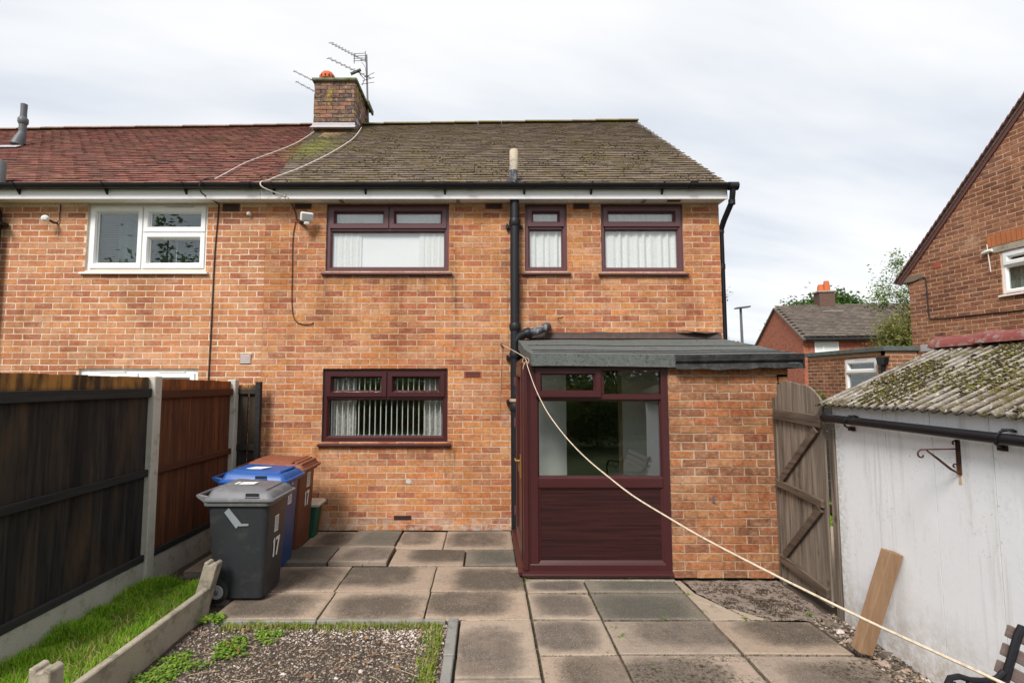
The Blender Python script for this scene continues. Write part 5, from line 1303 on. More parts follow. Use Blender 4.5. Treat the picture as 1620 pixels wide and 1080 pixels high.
for (a, za), (b, zb_), w in ra:
    m_ = MB(); m_.prism([(GX - .028, a, za - w / 2), (GX - .028, b, zb_ - w / 2), (GX - .028, b, zb_ + w / 2), (GX - .028, a, za + w / 2)], (.026, 0, 0)); m_.build('rail', m_gate_rail, GT, recalc=True, bevel=.004)
for (a, za), (b, zb_) in (((4.14, 1.365), (4.66, .885)), ((4.13, .76), (4.66, .24))):
    MB().beam((GX - .017, a, za), (GX - .017, b, zb_), .024, .062, up=X_).build('brace', m_gate_rail, GT, bevel=.003)
m_ = MB(); m_.box(GX + .02, GX + .04, 4.05, 4.10, .74, .80); m_.build('latch', m_rust, GT)
tag(MB().box(2.60, 2.66, 4.735, 4.79, -.05, 1.60).build('gate_post', m_gate, bevel=.004), 'slim wooden gate post against the porch brickwork', 'post')
tag(MB().box(2.615, 2.70, 3.985, 4.05, -.05, 1.385).build('gate_post', m_gate, bevel=.005), 'stout wooden gate post at the corner of the white shed', 'post')
tag(MB().prism([(2.64, 4.06, .70), (2.64, 4.13, .73), (2.64, 4.06, .82)], (.02, 0, 0)).build('latch_plate', m_rust, recalc=True), 'rusty latch plate on the post beside the gate', 'latch')

# ================================================================== WHITE SHED
SH = thing('shed', 'white painted shed with mossy corrugated roof on the right', 'shed', (3.4, 3.0, 0))
SY1 = 3.98; SY0 = 1.1
sx = lambda y: 2.62 + .012 * (y - 3.6)
cuts = [1.1, 1.47, 1.83, 2.19, 2.37, 2.73, 3.10, 3.47, SY1]
for a, b in zip(cuts, cuts[1:]):
    m_ = MB(); m_.prism([(sx(a), a + .002, -.04), (sx(b), b - .002, -.04), (sx(b) + .06, b - .002, -.04), (sx(a) + .06, a + .002, -.04)], (0, 0, 1.50)); m_.build('panel', m_shed, SH, recalc=True)
    m_ = MB(); m_.prism([(sx(a) - .012, a + .0015, 1.462), (sx(b) - .012, b - .0015, 1.462), (sx(b) + .05, b - .0015, 1.462), (sx(a) + .05, a + .0015, 1.462)], (0, 0, .105)); m_.build('fascia_panel', m_shed, SH, recalc=True)
MB().box(sx(SY0) + .064, sx(SY0) + .07, SY0 + .07, SY1 - .07, -.04, 1.5).build('backing', m_dark, SH)
MB().box(sx(SY1) + .06, 4.45, SY1 - .06, SY1, -.05, 1.50).build('end_wall', m_shed, SH)
MB().prism([(sx(SY1) + .0, SY1 - .05, 1.50), (4.45, SY1 - .05, 1.50), (3.55, SY1 - .05, 1.95)], (0, .05, 0)).build('gable_board', m_shed, SH, recalc=True)
MB().box(4.40, 4.45, SY0, SY1 - .06, -.05, 1.5).build('side_wall', m_shed, SH)
MB().box(sx(SY0) + .06, 4.45, SY0, SY0 + .06, -.05, 1.5).build('end_wall', m_shed, SH)
MB().box(sx(3) + .061, 4.38, SY0 + .07, SY1 - .07, 1.40, 1.42).build('ceiling', m_dark, SH)
# corrugated sheets
RX0, RZ0, RX1, RZ1 = 2.535, 1.568, 3.55, 2.025
SLOPE = (RZ1 - RZ0) / (RX1 - RX0)
def sheet(y0, y1, left=True, lift=0.):
    n = int((y1 - y0) / .0094); m_ = MB(); ks = 9
    for i in range(n + 1):
        y = y0 + (y1 - y0) * i / n; hh = .0125 * math.sin(y / .0752 * 2 * math.pi) + lift
        for k in range(ks):
            t = k / (ks - 1); ragged = .010 * noise.noise(Vector((y * 9, 3, 0))) if k == 0 else 0
            x = RX0 + ragged + (RX1 - RX0) * t; z = RZ0 + SLOPE * (x - RX0) + hh + .004 * noise.noise(Vector((x * 3, y * 3, 0)))
            if not left: x = 2 * RX1 - x
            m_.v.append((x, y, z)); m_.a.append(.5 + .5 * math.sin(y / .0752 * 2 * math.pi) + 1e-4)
    nb = len(m_.v); m_.v += [(x, y, z - .009) for x, y, z in m_.v]; m_.a = m_.a * 2
    for i in range(n):
        for k in range(ks - 1):
            a = i * ks + k; m_.f += [(a, a + 1, a + ks + 1, a + ks), (nb + a, nb + a + ks, nb + a + ks + 1, nb + a + 1)]
        a = i * ks; m_.f += [(a, a + ks, nb + a + ks, nb + a)]
    for k in range(ks - 1):
        for a in (k, n * ks + k): m_.f.append((a, a + 1, nb + a + 1, nb + a))
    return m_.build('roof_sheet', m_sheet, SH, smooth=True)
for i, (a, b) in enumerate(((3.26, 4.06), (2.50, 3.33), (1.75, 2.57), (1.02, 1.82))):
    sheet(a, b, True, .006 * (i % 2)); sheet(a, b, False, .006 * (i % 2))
for i, (a, b) in enumerate(((3.62, 4.04), (3.14, 3.66), (2.66, 3.18), (2.18, 2.70), (1.70, 2.22), (1.22, 1.74))):
    m_ = MB(); prf = []
    th = .018
    for k in range(11):
        t = math.pi * (k / 10 * .9 + .05); prf.append((RX1 + .13 * math.cos(t), a, RZ1 - .045 + .10 * math.sin(t) + (.008 if i % 2 else 0)))
    for k in range(10, -1, -1):
        t = math.pi * (k / 10 * .9 + .05); prf.append((RX1 + .112 * math.cos(t), a, RZ1 - .045 + .082 * math.sin(t) + (.008 if i % 2 else 0)))
    r_ = m_.prism(prf, (0, b - a, 0)).build('ridge_tile', m_ridge_red, SH, recalc=True)
    m_ = MB(); prf = []
    for k in range(11):
        t = math.pi * (k / 10 * .9 + .05); prf.append((RX1 + .142 * math.cos(t), b - .05, RZ1 - .045 + .112 * math.sin(t) + (.008 if i % 2 else 0)))
    m_.prism(prf, (0, .05, 0)).build('ridge_roll', m_ridge_red, r_, recalc=True)
mb = MB()
for _ in range(34000):
    y = R.uniform(1.9, 4.03); x = R.uniform(RX0 + .03, RX1 - .1)
    m1 = noise.noise(Vector((x * 2.1, y * 2.6, 0))) + .35 * noise.noise(Vector((x * 9, y * 9, 2))) + .4 * (1 - abs((x - 2.95) / .5)) - .5 * max(0, y - 3.3)
    if m1 < R.uniform(-.06, .36): continue
    cy_ = math.sin(y / .0752 * 2 * math.pi)
    if cy_ > .3 and R.random() < .8: continue
    z = RZ0 + SLOPE * (x - RX0) + .0125 * cy_ + .010
    stone(mb, x, y, z, R.uniform(.004, .013), .7)
stuff(mb.build('moss', m_moss, SH))
mb = MB()
for _ in range(900):
    y = R.uniform(1.9, 4.03); x = R.uniform(RX0 + .03, RX1 - .1); cy_ = math.sin(y / .0752 * 2 * math.pi)
    stone(mb, x, y, RZ0 + SLOPE * (x - RX0) + .0125 * cy_ + .008, R.uniform(.004, .009), .3)
stuff(mb.build('lichen', m_stone_pale, SH))
# gutter pipe along the shed
SG = thing('gutter', 'black half-round gutter fixed along the top of the white shed wall', 'gutter', (2.56, 3.2, 1.47))
gp = MB().tube([(2.555, 3.985, 1.466), (2.555, 3.0, 1.456), (2.545, 1.1, 1.440)], .028, 14).build('channel', m_black, SG, smooth=True)
MB().tube([(2.555, 3.975, 1.466), (2.555, 4.0, 1.466)], .031, 14).build('end_cap', m_black, SG, smooth=True)
for y in (3.72, 2.62, 1.6):
    pts = [(2.60, y - .03, 1.49), (2.57, y - .02, 1.498), (2.54, y - .01, 1.49), (2.522, y, 1.46), (2.53, y + .012, 1.428), (2.565, y + .03, 1.412), (2.612, y + .05, 1.408)]
    MB().tube(pts, .0065, 7).build('gutter_bracket', m_iron, SG, smooth=True)
    MB().obox((2.605, y + .05, 1.402), X_, Y_, Z_, .012, .022, .014).build('bracket_foot', m_rust, SG)
    MB().obox((2.565, y - .02, 1.499), X_, Y_, Z_, .018, .02, .005).build('joint_clip', m_worn, SG, bevel=.003)
# scroll bracket
BR = thing('hanging_bracket', 'rusty wrought iron scroll bracket on the white shed wall', 'bracket', (2.61, 2.93, 1.3))
def spiral(c, r0, r1, a0, a1, n=18, y=2.93): return [(c[0] + (r0 + (r1 - r0) * k / n) * math.cos(a0 + (a1 - a0) * k / n), y, c[1] + (r0 + (r1 - r0) * k / n) * math.sin(a0 + (a1 - a0) * k / n)) for k in range(n + 1)]
MB().box(2.603, 2.611, 2.918, 2.942, 1.225, 1.415).build('back_plate', m_rust, BR)
MB().tube([(2.606, 2.93, 1.365), (2.50, 2.93, 1.363), (2.42, 2.93, 1.362)], .0042, 6).build('arm', m_rust, BR, smooth=True)
MB().tube([(2.42, 2.93, 1.362)] + spiral((2.405, 1.333), .030, .007, 1.2, 1.2 + 4.9), .0045, 6).build('scroll', m_rust, BR, smooth=True)
MB().tube([(2.606, 2.93, 1.375)] + spiral((2.588, 1.395), .020, .005, -.9, 4.2), .0042, 6).build('scroll', m_rust, BR, smooth=True)
MB().tube([(2.43, 2.93, 1.360), (2.50, 2.93, 1.305), (2.56, 2.93, 1.255), (2.60, 2.93, 1.232)], [.004, .0065, .0065, .004], 6).build('strut', m_rust, BR, smooth=True)
MB().tube([(2.60, 2.93, 1.235)] + spiral((2.584, 1.270), .019, .005, -.8, 4.4), .0042, 6).build('scroll', m_rust, BR, smooth=True)
tag(MB().box(sx(2.93) - .0015, sx(2.93) - .0004, 2.924, 2.942, 1.17, 1.228).build('rust_stain', plain('rust_stain', (.60, .42, .28), .9, var=.3, sc=60)), 'orange rust stain running down below the iron bracket', 'stain')

# timber leaning against the shed
TB = MB(); b0 = Vector((2.375, 3.455, .035)); t0 = Vector((2.565, 3.40, .665))
d = (t0 - b0).normalized(); a_ = d.cross(Vector((.12, -1, 0))).normalized(); b_ = a_.cross(d)
TB.obox((b0 + t0) / 2, a_, b_, d, .048, .036, (t0 - b0).length / 2)
tag(TB.build('timber_offcut', m_timber, bevel=.003), 'short fresh cut timber post leaning against the white shed wall', 'timber')

# bench at the bottom right corner
BN = thing('garden_bench', 'cast iron garden bench with worn wooden slats in the bottom right corner', 'bench', (2.2, 1.7, 0))
def bench_end(y):
    bx = [(2.245, .725), (2.235, .735), (2.215, .70), (2.185, .62), (2.150, .53), (2.13, .47), (2.12, .40), (2.12, .30), (2.15, .18), (2.20, .0)]
    e_ = MB(); e_.tube([(x, y, z) for x, z in bx], .015, 8)
    e_.tube([(2.145, y, .555), (2.115, y, .528), (2.06, y, .518), (2.0, y, .522), (1.955, y, .536), (1.918, y, .530), (1.895, y, .49), (1.890, y, .42), (1.90, y, .30), (1.885, y, .15), (1.86, y, 0)], .012, 8)
    e_.tube([(2.12, y, .30), (2.0, y, .285), (1.90, y, .30)], .012, 8)
    e_.tube(spiral((1.945, .470), .040, .012, 1.7, 1.7 + 5.2, 20, y), .007, 6)
    e_.tube(spiral((2.035, .45), .030, .008, .6, .6 - 5.0, 20, y), .006, 6)
    e_.tube([(1.99, y, .52), (1.983, y, .475), (2.0, y, .43), (2.045, y, .39)], .006, 6)
    e_.tube([(2.055, y, .518), (2.08, y, .48), (2.105, y, .435), (2.125, y, .42)], .006, 6)
    e_.tube([(2.10, y, .528), (2.105, y, .50), (2.088, y, .478)], .006, 6)
    return e_.build('bench_end', m_iron, BN, smooth=True)
bench_end(2.30); bench_end(1.20)
for x, z in ((2.242, .690), (2.215, .615), (2.185, .545)):
    d = Vector((.38, 0, 1)).normalized()
    MB().obox((x - .004, 1.75, z), Y_, d, Y_.cross(d), .62, .026, .009).build('back_slat', m_slat_w, BN, bevel=.003)
for i in range(5): MB().obox((1.92 + i * .05, 1.75, .31), Y_, X_, Z_, .62, .020, .009).build('seat_slat', m_slat_w, BN, bevel=.003)

BN.location += Vector((.03, 0, -.035))
# ================================================================== BRICK HOUSE ON THE RIGHT
RH = thing('brick_house', 'darker brown brick gable end of the house on the right', 'house', (9, 7, 0))
O = Vector((7.99, 9.78, 0)); U = Vector((.085, -1, 0)).normalized(); N = Vector((-1, -.085, 0)).normalized()
TG = (O, U, N)
LG = 8.4; sg_ = (5.99 - 3.86) / 2.16
gtop = lambda u: min(3.80 + sg_ * u, 3.80 + sg_ * (LG - u))
wz = (1.64, 2.9, 3.12, 3.79)
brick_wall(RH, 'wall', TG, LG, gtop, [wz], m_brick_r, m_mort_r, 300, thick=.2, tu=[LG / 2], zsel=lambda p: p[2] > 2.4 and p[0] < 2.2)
x0, x1, z0, z1 = wz
w = window(RH, TG, x0, x1, z0, z1, m_white, [(x0, x0 + .6, z0, 3.56, 0), (x0, x0 + .6, 3.56, z1, 1), (x0 + .6, x1, z0, z1, 0)], dark=True, rec=.02)
wavy(w, TG, 'net_curtain', m_lace, x0, x1, z0, z1, .16, .015, 50, 8, 11)
MB().box(x0 - .12, x1 + .1, -.012, .05, z1 + .0, z1 + .10).build('lintel', m_conc_old, RH, TG, bevel=.004)
u = x0 - .18
while u < x1 + .2:
    MB().box(u, u + .065, -.011, .0, z1 + .112, z1 + .30).build('soldier_brick', plain('soldier_orange', (.42, .15, .06), .9, var=.25, sc=6) if 'soldier_orange' not in bpy.data.materials else bpy.data.materials['soldier_orange'], RH, TG); u += .0745
MB().box(.52, .66, -.012, .01, 3.765, 3.865).build('air_brick', m_red_vent, RH, TG)
# bodies of the house
mb = MB(); back = -6
poly = [O + Z_ * -.05, O + U * LG + Z_ * -.05, O + U * LG + Z_ * gtop(LG), O + U * (LG / 2) + Z_ * gtop(LG / 2), O + Z_ * gtop(0)]
mb.prism([p - N * .205 for p in poly], N * -7); mb.build('house_body', m_mort_r, RH, recalc=True)
# roof over the gable: tiles with a thin verge
m_vt = plain('verge_tile', (.19, .09, .085), .85, var=.25, sc=9)
th_ = math.atan(sg_)
for sgn in (1, -1):
    a = O + (U * -.22 + Z_ * (3.80 - sg_ * .22 + .05)) if sgn == 1 else O + U * (LG + .22) + Z_ * (3.80 - sg_ * .22 + .05)
    b = O + U * (LG / 2) + Z_ * (gtop(LG / 2) + .05)
    d = (b - a).normalized(); nrm = N.cross(d).normalized(); nrm = nrm if nrm.z > 0 else -nrm
    m_ = MB(); L_ = (b - a).length
    m_.obox((a + b) / 2 - N * 3.46, d, N, nrm, L_ / 2, 3.5, .02); rf = m_.build('roof', m_tile_far, RH)
    k = 0
    while k * .12 < L_:
        c = a + d * (k * .12 + .06); MB().obox(c + N * .03 + nrm * .030, d + nrm * .12, N, nrm, .075, .055, .008).build('verge_tile', m_vt, rf); k += 1
    m_ = MB(); m_.obox((a + b) / 2 + N * .015 - nrm * .045, d, N, nrm, L_ / 2, .012, .035); m_.build('verge_board', plain('verge_brown', (.13, .055, .05), .7) if sgn == 1 else m_vt, RH)
MB().box(-.20, .30, -.015, .3, 3.62, 3.73).build('eaves_box', plain('eaves_grey_brown', (.20, .15, .11), .8), RH, TG)
MB().tube([O + U * -.22 + Z_ * 3.70, O + U * -.22 - N * 4 + Z_ * 3.70], .05, 10).build('gutter', m_black, RH)
cp = lambda u, z: O + U * u + N * .012 + Z_ * z
cable('wall_cable', [cp(.0, 3.60), cp(.12, 3.61), cp(.33, 3.65), cp(.36, 3.55), cp(.37, 3.2), cp(.385, 2.92), cp(.46, 2.87), cp(.9, 2.85), cp(1.4, 2.84), cp(1.9, 2.83), cp(2.4, 2.85)], .010, m_wire_b, 'dark cable looping down and along the brown gable wall')
LMP = thing('wall_antenna', 'small white fitting with thin rods left of the gable window', 'antenna', cp(1.52, 3.80))
MB().tube([cp(1.40, 3.82) + N * .03, cp(1.47, 3.83) + N * .03, cp(1.56, 3.84) + N * .03], [.02, .035, .025], 10).build('casing', m_lamp, LMP, smooth=True)
MB().tube([cp(1.49, 3.95) + N * .03, cp(1.51, 3.5) + N * .02], .007, 6).build('rod', m_lamp, LMP)
# rear outbuilding with flat roof
OB = thing('outbuilding', 'low flat roofed brick outbuilding with white window beyond the gate', 'outbuilding', (8, 10.8, 0))
TO1 = (Vector((7.4, 12.05, 0)), -Y_, -X_); Lo = 12.05 - 9.70
ow = (1.24, 2.16, 1.50, 2.21)
brick_wall(OB, 'wall', TO1, Lo, lambda u: 2.31, [ow], m_brick_o, m_mort_r, 200, thick=.1, zsel=lambda p: p[2] > 1.1)
TO2 = (Vector((7.4, 9.70, 0)), X_, -Y_)
brick_wall(OB, 'wall', TO2, 2.4, lambda u: 2.31, [], m_brick_r, m_mort_r, 90, thick=.1, zsel=lambda p: p[2] > 1.4)
x0, x1, z0, z1 = ow
w = window(OB, TO1, x0, x1, z0, z1, m_white, [(x0, x1, z0, 1.92, 0), (x0, x1, 1.92, z1, 1)], dark=True, rec=.01, sill=False)
MB().box(x0, x1, .13, .14, z0, z1).build('window_backing', plain('blind_brown_grey', (.16, .13, .11), .8), w, TO1)
MB().box((x0 + x1) / 2 - .15, (x0 + x1) / 2 + .2, -.012, .0, z1 - .04, z1 - .02).build('trickle_vent', m_lamp, w, TO1)
m_ff = plain('fascia_grey_green', (.10, .125, .12), .8, var=.2, grime=((.05, .06, .05), .5, .7, 6))
m_ = MB(); m_.box(7.34, 9.9, 9.64, 12.12, 2.315, 2.40); m_.build('roof', m_ff, OB, bevel=.006)
HP = MB(); HP.prism([(7.31, 9.60, 2.20), (7.31, 9.82, 2.20), (7.31, 9.79, 2.06), (7.31, 9.63, 2.06)], (.088, 0, 0)); HP.build('hopper', m_black, OB, recalc=True)
MB().tube([(7.35, 9.71, 2.07), (7.35, 9.71, .0)], .036, 10).build('downpipe', m_black, OB, smooth=True)
MB().box(9.9 - 2.4, 9.8, 9.82, 11.9, 0, 2.3).build('core', m_dark, OB)
MB().box(7.51, 7.6, 11.9, 12.0, 0, 2.3).build('end_wall', m_mort_r, OB)
m_ = MB(); m_.box(8.0, 8.5, 9.35, 9.62, 2.30, 2.42); tag(m_.build('flat_roof_edge', plain('pale_roof_edge', (.42, .43, .45), .7)), 'pale metal roof edge in front of the brown gable', 'roof edge')

# black slatted fence, grass and path beyond the gate
BF = thing('slat_fence', 'black horizontal board fence seen through the gap beside the gate', 'fence', (5.6, 7.92, 0))
for i in range(12): MB().box(4.55, 6.7, 7.9, 7.92, .05 + i * .12, .05 + i * .12 + .112).build('board', m_rail_blk, BF)
for x in (4.55, 6.6): MB().box(x, x + .09, 7.925, 8.0, -.09, 1.5).build('post', m_rail_blk, BF)
def sl():
    return R.uniform(4.0, 5.9), R.uniform(6.6, 7.88), -.08, 1
blades('grass', m_grass, 5000, sl, .06, .11, .006, 'patch of lawn seen through the gap beside the gate', .6)

# ================================================================== FAR HOUSE
FH = thing('brick_house', 'distant red brick house with grey tiled roof and orange chimney pots', 'house', (19, 30, 0))
c0 = Vector((17.0, 28.0, 0)); gdir = Vector((.17, 1, 0)).normalized(); fdir = Vector((1, -.17, 0)).normalized(); gw = 7.4; fl = 17
pk = 6.17; ev = 4.12
A_, B_2, C_ = c0, c0 + gdir * gw, c0 + gdir * gw / 2
mb = MB(); mb.prism([A_ + Z_ * -.1, B_2 + Z_ * -.1, B_2 + Z_ * ev, C_ + Z_ * pk, A_ + Z_ * ev], fdir * fl); fw = mb.build('wall', m_far_brick, FH, recalc=True)
mb = MB()
for (p, q) in ((A_ + Z_ * ev - gdir * .3 - Z_ * .18, C_ + Z_ * pk), (B_2 + Z_ * ev + gdir * .3 - Z_ * .18, C_ + Z_ * pk)):
    d = (q - p).normalized(); nn = d.cross(fdir).normalized(); nn = nn if nn.z > 0 else -nn
    mb.prism([p + nn * .02 - fdir * .12, q + nn * .02 - fdir * .12, q + nn * .12 - fdir * .12, p + nn * .12 - fdir * .12], fdir * (fl + .24))
fr_ = mb.build('roof', m_tile_far, FH, recalc=True)
p, q = A_ + Z_ * (ev - .05) - gdir * .3, C_ + Z_ * (pk + .1); d = (q - p).normalized(); nn = d.cross(fdir).normalized(); nn = nn if nn.z > 0 else -nn
tl = MB(); tv = []
Ls = (q - p).length; r_ = 0
while r_ * .2 < Ls - .1:
    s0 = r_ * .2; x = -.1 + (.15 if r_ % 2 else 0)
    while x < fl:
        c = p + d * s0 + fdir * x + nn * .13; hh = R.uniform(0, .012)
        tl.add([c + nn * (.03 + hh), c + fdir * .285 + nn * (.03 + hh), c + fdir * .285 + d * .2, c + d * .2, c - nn * .02, c + fdir * .285 - nn * .02], [(0, 1, 2, 3), (4, 5, 1, 0)]); x += .3
    r_ += 1
stuff(tl.build('tiling', m_tile_far, fr_))
tl = MB(); z = 1.5; i = 0
while z < 4.05:
    u = -.1 * (i % 2)
    while u < gw:
        if u > 0: pass
        u += .225
    z += .075; i += 1
fT = (c0, fdir, -gdir)
MB().tube([c0 + Z_ * (ev - .12) - gdir * .34, c0 + Z_ * (ev - .12) - gdir * .34 + fdir * fl], .085, 8).build('gutter', m_black, FH)
for u0, u1 in ((.55, 1.72), (3.95, 5.5), (8, 9.5)):
    fw_ = MB().ring(u0, u1, 2.95, ev - .22, [(0, -.04), (0, .05), (.07, .05), (.07, -.04)]).build('window', m_white, FH, fT, recalc=True)
    MB().box(u0 + .06, u1 - .06, .01, .03, 3.0, ev - .27).build('pane', m_glass_dark, fw_, fT); MB().box(u0 + .38, u0 + .45, -.045, .0, 3.0, ev - .27).build('glazing_bar', m_white, fw_, fT)
    MB().box(u0 + .06, u1 - .06, -.004, -.001, 3.0, ev - .27).build('net_curtain', m_net, fw_, fT)
cb = C_ + fdir * 2.75
m_ = MB(); m_.obox(cb + Z_ * 6.6, fdir, gdir, Z_, .42, .38, .55); chf = m_.build('chimney', plain('dark_chimney_brick', (.12, .07, .055), .9, var=.3), FH)
MB().obox(cb + Z_ * 7.15, fdir, gdir, Z_, .5, .45, .04).build('chimney_cap', m_conc_old, chf)
for k, hgt in ((-.18, .5), (.15, .75)): MB().tube([cb + fdir * k + Z_ * 7.19, cb + fdir * k + Z_ * (7.19 + hgt * .55), cb + fdir * k + Z_ * (7.19 + hgt * .85)], [.2, .17, .13], 12).build('chimney_pot', plain('orange_pot%d' % int(k * 100 + 50), (.50, .13, .05), .8), chf, smooth=True)
m_ = MB(); m_.obox(cb - gdir * .75 + Z_ * 5.88, fdir, gdir, Z_, .55, .25, .03); m_.build('lead_flashing', m_lead, chf)
tag(MB().box(8.2, 8.35, 14.9, 15.0, -.1, 1.95).build('meter_pillar', m_lamp), 'thin white upright panel just behind the gate top', 'panel')

# street lamp
SLM = thing('street_lamp', 'thin grey street lamp with flat head right of the house', 'street lamp', (12.2, 25, 0))
MB().tube([(12.28, 25, -.1), (12.26, 25, 3.0), (12.24, 25, 5.28)], [.09, .07, .055], 10).build('column', m_pipe_grey, SLM, smooth=True)
MB().obox((12.28, 24.9, 5.32), Vector((1, 0, .12)), Y_, Z_, .34, .16, .035).build('lamp_head', m_pipe_grey, SLM, bevel=.015)

# ================================================================== TREES
def tree(name, label, cat, base, h, blobs, n, ls, mat, trunk=.12, seed=1, gaps=.35, group=None, limbs=14, sparse=None):
    rr = random.Random(seed); t = thing(name, label, cat, base, group); b = Vector(base)
    mb = MB(); tips = []
    top_ = b + Z_ * h * .8; mb.tube([b - Z_ * .1, b + Z_ * h * .3 + Vector((rr.uniform(-.1, .1), 0, 0)), b + Z_ * h * .55, top_], [trunk, trunk * .75, trunk * .45, trunk * .15], 8)
    for (c, r) in blobs:
        c = b + Vector(c)
        for k in range(limbs // 2):
            d = Vector((rr.gauss(0, 1), rr.gauss(0, 1), rr.gauss(0, .8))).normalized(); tip = c + Vector((d.x * r[0], d.y * r[1], d.z * r[2])) * rr.uniform(.5, .95)
            s_ = b + Z_ * min(h * .7, max(h * .2, tip.z - b.z - .6 * (tip - b).xy.length if hasattr((tip - b), 'xy') else h * .4))
            m_ = (s_ + tip) / 2 + Z_ * rr.uniform(.0, .12) * h * .3
            mb.tube([s_, m_, tip], [trunk * .3, trunk * .16, trunk * .05], 5); tips.append(tip)
    mb.build('trunk', m_bark, t, smooth=True)
    lf = MB(); tot = sum(r[0] * r[1] * r[2] for c, r in blobs)
    for (c, r) in blobs:
        c = b + Vector(c); k = max(30, int(n * r[0] * r[1] * r[2] / tot)); cl = []
        for _ in range(max(6, k // 60)):
            d = Vector((rr.gauss(0, 1), rr.gauss(0, 1), rr.gauss(0, 1))).normalized() * (rr.random() ** .45)
            cl.append((c + Vector((d.x * r[0], d.y * r[1], d.z * r[2])), rr.uniform(.10, .30) * (r[0] + r[2]) / 2))
        for _ in range(k):
            cc, cr = rr.choice(cl); p = cc + Vector((rr.gauss(0, cr), rr.gauss(0, cr), rr.gauss(0, cr * .8)))
            u = Vector((rr.gauss(0, 1), rr.gauss(0, 1), rr.gauss(0, .6))).normalized(); v = u.orthogonal().normalized(); v = (v * math.cos(k) + u.cross(v) * math.sin(p.x * 50)).normalized()
            s_ = ls * rr.uniform(.6, 1.3); lf.add([p - u * s_, p + v * s_ * .5, p + u * s_, p - v * s_ * .5], [(0, 1, 2, 3)])
    lf.build('crown', mat, t); return t
tree('tree', 'leafy green tree behind the distant red brick house, seen left of its chimney', 'tree', (27.6, 46, -.1), 9, [((0, 0, 7.05), (1.6, 1.5, 1.9)), ((1.5, 0, 6.9), (1.2, 1.2, 1.5))], 12000, .16, m_tree_a, .25, 3)
tree('tree', 'taller leafy green tree rising behind the orange chimney pots', 'tree', (30.6, 46, -.1), 9.4, [((0, 0, 7.8), (1.9, 1.8, 2.1)), ((-1.1, 0, 8.3), (1.1, 1.2, 1.4)), ((1.4, 0, 7.4), (1.4, 1.4, 1.7))], 22000, .16, m_tree_a, .3, 4)
tree('birch_tree', 'yellow green birch in front of the distant house beside the brown gable', 'tree', (12.95, 16, -.1), 5.6, [((.35, 0, 3.05), (1.15, .9, .95)), ((-.05, 0, 2.4), (1.0, .8, .5)), ((.55, .1, 3.7), (.55, .5, .4))], 24000, .045, m_tree_b, .08, 5)
tree('birch_tree', 'sparse topped tree with airy small leaves against the sky by the brown gable', 'tree', (14.35, 17.5, -.1), 7, [((-.35, 0, 5.1), (.85, .7, .8)), ((-.1, 0, 5.8), (.55, .5, .5)), ((-.8, 0, 4.6), (.6, .5, .4))], 2300, .045, m_tree_c, .05, 6, limbs=22)
tree('shrub', 'sprig of thin leafy twigs poking out beside the house corner', 'shrub', (3.55, 8.5, 2.3), .6, [((.40, 0, .92), (.18, .1, .14)), ((.2, 0, .7), (.12, .1, .14))], 60, .022, m_tree_c, .008, 7, limbs=10)
tree('shrub', 'small reddish shrub visible over the porch roof', 'shrub', (9.42, 20, -.1), 3.6, [((0, 0, 3.3), (.42, .3, .42))], 260, .05, m_red_leaf, .04, 8)
tree('shrub', 'bright green bush peeping over the arched gate', 'shrub', (6.2, 10.4, -.1), 1.8, [((0, 0, 1.50), (.32, .3, .26)), ((.35, 0, 1.45), (.2, .2, .2))], 1600, .03, m_weed, .03, 9)
# garden trees and hedge behind the photographer, mirrored in the windows
for i, (x, y, h) in enumerate(((-13.5, -9, 10.0), (-6.5, -9, 6.2), (-2.2, -11, 5.2), (1.6, -9.5, 4.2), (5.5, -11, 5.8))):
    tree('garden_tree', ['tallest tree beyond the garden, outermost on the left', 'tall dense tree far left at the end of the garden', 'broad tree left of centre at the end of the garden', 'lower bushy tree right of centre at the end of the garden', 'tall tree far right at the end of the garden'][i], 'tree', (x, y, -.1), h, [((0, 0, h * .5), (2.1, 1.2, h * .42)), ((.8, 0, h * .35), (1.8, 1.2, h * .3))], 5200, .13, m_tree_a, .2, 20 + i)
for i, (x, y, h) in enumerate(((-3.4, -4.6, 2.3), (-1.3, -5.0, 1.9), (1.0, -4.8, 2.2), (3.1, -5.0, 2.0))):
    tree('garden_shrub', ['leafy shrub across the garden, leftmost of four', 'low leafy shrub across the garden, second from the left', 'leafy shrub across the garden, third from the left', 'leafy shrub across the garden, rightmost of four'][i], 'shrub', (x, y, -.1), h, [((0, 0, h * .5), (1.2, .6, h * .45))], 5200, .06, m_tree_c, .05, 40 + i)
mb = MB(); mb.box(-9, 9, -8.02, -8.0, -.1, 1.7)
tag(mb.build('back_fence', m_fence_red), 'brown board fence closing the end of the garden', 'fence')
structure(MB().box(-6, 6, -7.9, 1.0, -.085, -.05).build('lawn', plain('lawn_green', (.05, .075, .02), .95, var=.4, sc=3)))

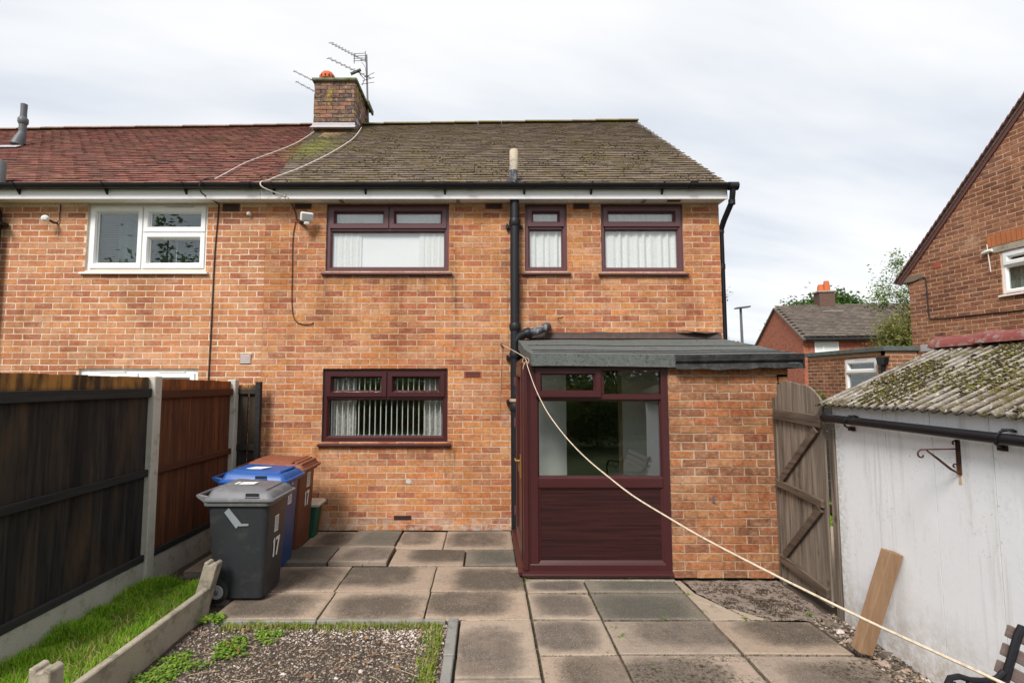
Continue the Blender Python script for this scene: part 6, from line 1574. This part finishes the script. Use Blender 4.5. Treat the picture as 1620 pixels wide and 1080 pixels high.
# ================================================================== FLUES AND AERIALS
FL = thing('flue_pipe', 'grey vent pipe with a collar near the ridge of the red roof', 'flue', (-7.57, 8.24, 5.7))
m_ = MB().tube([(-7.575, 8.236, 5.60), (-7.577, 8.236, 5.98), (-7.577, 8.236, 6.12), (-7.577, 8.236, 6.27)], [.052, .052, .044, .047], 16); m_.build('pipe', m_pipe_grey, FL, smooth=True)
MB().tube([(-7.577, 8.236, 5.93), (-7.577, 8.236, 5.96), (-7.577, 8.236, 6.02), (-7.577, 8.236, 6.05)], [.058, .072, .072, .05], 16).build('collar', m_pipe_grey, FL, smooth=True)
MB().tube([(-7.60, 8.17, 5.55), (-7.59, 8.20, 5.66), (-7.577, 8.236, 5.78)], [.085, .075, .055], 14).build('boot', m_pipe_grey, FL, smooth=True)
MB().obox((-7.64, 8.08, 5.49), X_, Vector((0, 1, SL)), Vector((0, -SL, 1)), .16, .06, .005).build('flashing', m_lead, FL)
FL = thing('flue_pipe', 'short grey flue pipe at the left edge above the gutter', 'flue', (-5.85, 6.15, 4.2))
MB().tube([(-5.93, 6.17, 4.10), (-5.93, 6.17, 4.38), (-5.93, 6.17, 4.42)], [.07, .07, .06], 16).build('pipe', plain('lead_pipe', (.17, .175, .185), .5), FL, smooth=True)
FL = thing('flue_pipe', 'stubby peeling white flue pipe rising from the eaves of the brown roof', 'flue', (.325, 6.14, 4.16))
MB().tube([(.325, 6.15, 4.28), (.329, 6.15, 4.36), (.329, 6.15, 4.53), (.329, 6.15, 4.545)], [.050, .052, .052, .045], 16).build('pipe', m_pipe_old, FL, smooth=True)
MB().tube([(.32, 6.14, 4.13), (.322, 6.145, 4.22), (.325, 6.15, 4.28)], [.035, .05, .052], 16).build('base', m_worn, FL, smooth=True)
AE = thing('tv_aerial', 'twin television aerials on a mast beside the chimney', 'aerial', (-2.33, 9.95, 6.9))
mx, my = -2.37, 9.95
ms = MB().tube([(mx + .03, my, 6.85), (mx, my, 7.5), (mx - .03, my, 8.24)], .019, 8).build('mast', m_alu, AE, smooth=True)
def yagi(p, q, n, el, parent, tilt=0.):
    p, q = Vector(p), Vector(q); MB().beam(p, q, .018, .018).build('boom', m_alu, parent)
    d = (q - p).normalized(); side = d.cross(Vector((0, 1, 0))).normalized()
    ev_ = (Vector((0, 1, 0)) * .75 + side * .65).normalized(); m_ = MB()
    for k in range(n):
        c = p + (q - p) * (k + .2) / n; m_.tube([c - ev_ * el, c + ev_ * el], .0065, 4)
    m_.build('elements', m_alu, parent)
    return d, side
b1 = (-3.12, 9.95, 8.50); b2 = (mx - .05, 9.95, 8.11)
d, s_ = yagi(b1, b2, 11, .085, ms)
m_ = MB()
for k in range(4):
    c = Vector((mx - .20, 9.95, 8.17)) + Vector((0, 0, .05)) * (k - 1.5)
    m_.tube([c + Vector((-.08, -.03, .0)), c + Vector((.14, .03, .05))], .006, 4)
for k in range(2): m_.tube([(mx - .27 + k * .22, 9.95, 8.06 + k * .04), (mx - .27 + k * .22, 9.95, 8.26 + k * .06)], .007, 4)
m_.build('reflector', m_alu, ms)
yagi((-3.16, 9.95, 8.18), (mx + .06, 9.95, 7.76), 9, .09, ms)
MB().beam((-2.70, 9.93, 7.83), (-2.50, 9.93, 7.92), .035, .05).build('balun', plain('green_box', (.03, .055, .04), .6), ms)
m_ = MB()
for k in range(3): m_.tube([(mx - .12 + .03 * k, 9.93, 7.62 + .07 * k), (mx + .14, 9.93, 7.66 + .10 * k)], .006, 4)
m_.tube([(mx - .15, 9.93, 7.83), (mx - .05, 9.93, 7.72), (mx - .10, 9.93, 7.6)], .008, 4); m_.build('clamp', m_alu, ms)
cable('aerial_cable', [(mx - .12, 9.93, 8.08), (mx - .04, 9.93, 7.95), (mx - .02, 9.93, 7.7)], .004, m_wire_b, None, AE)
AE = thing('tv_aerial', 'pair of thin aerial booms pointing left behind the chimney', 'aerial', (-3.2, 9.95, 7.5))
yagi((-3.84, 9.95, 7.91), (-3.05, 9.95, 7.50), 7, .05, AE); yagi((-3.79, 9.95, 7.69), (-3.0, 9.95, 7.26), 7, .05, AE)
MB().tube([(-3.03, 10.2, 6.6), (-3.03, 9.98, 7.55)], .015, 6).build('mast', m_alu, AE)
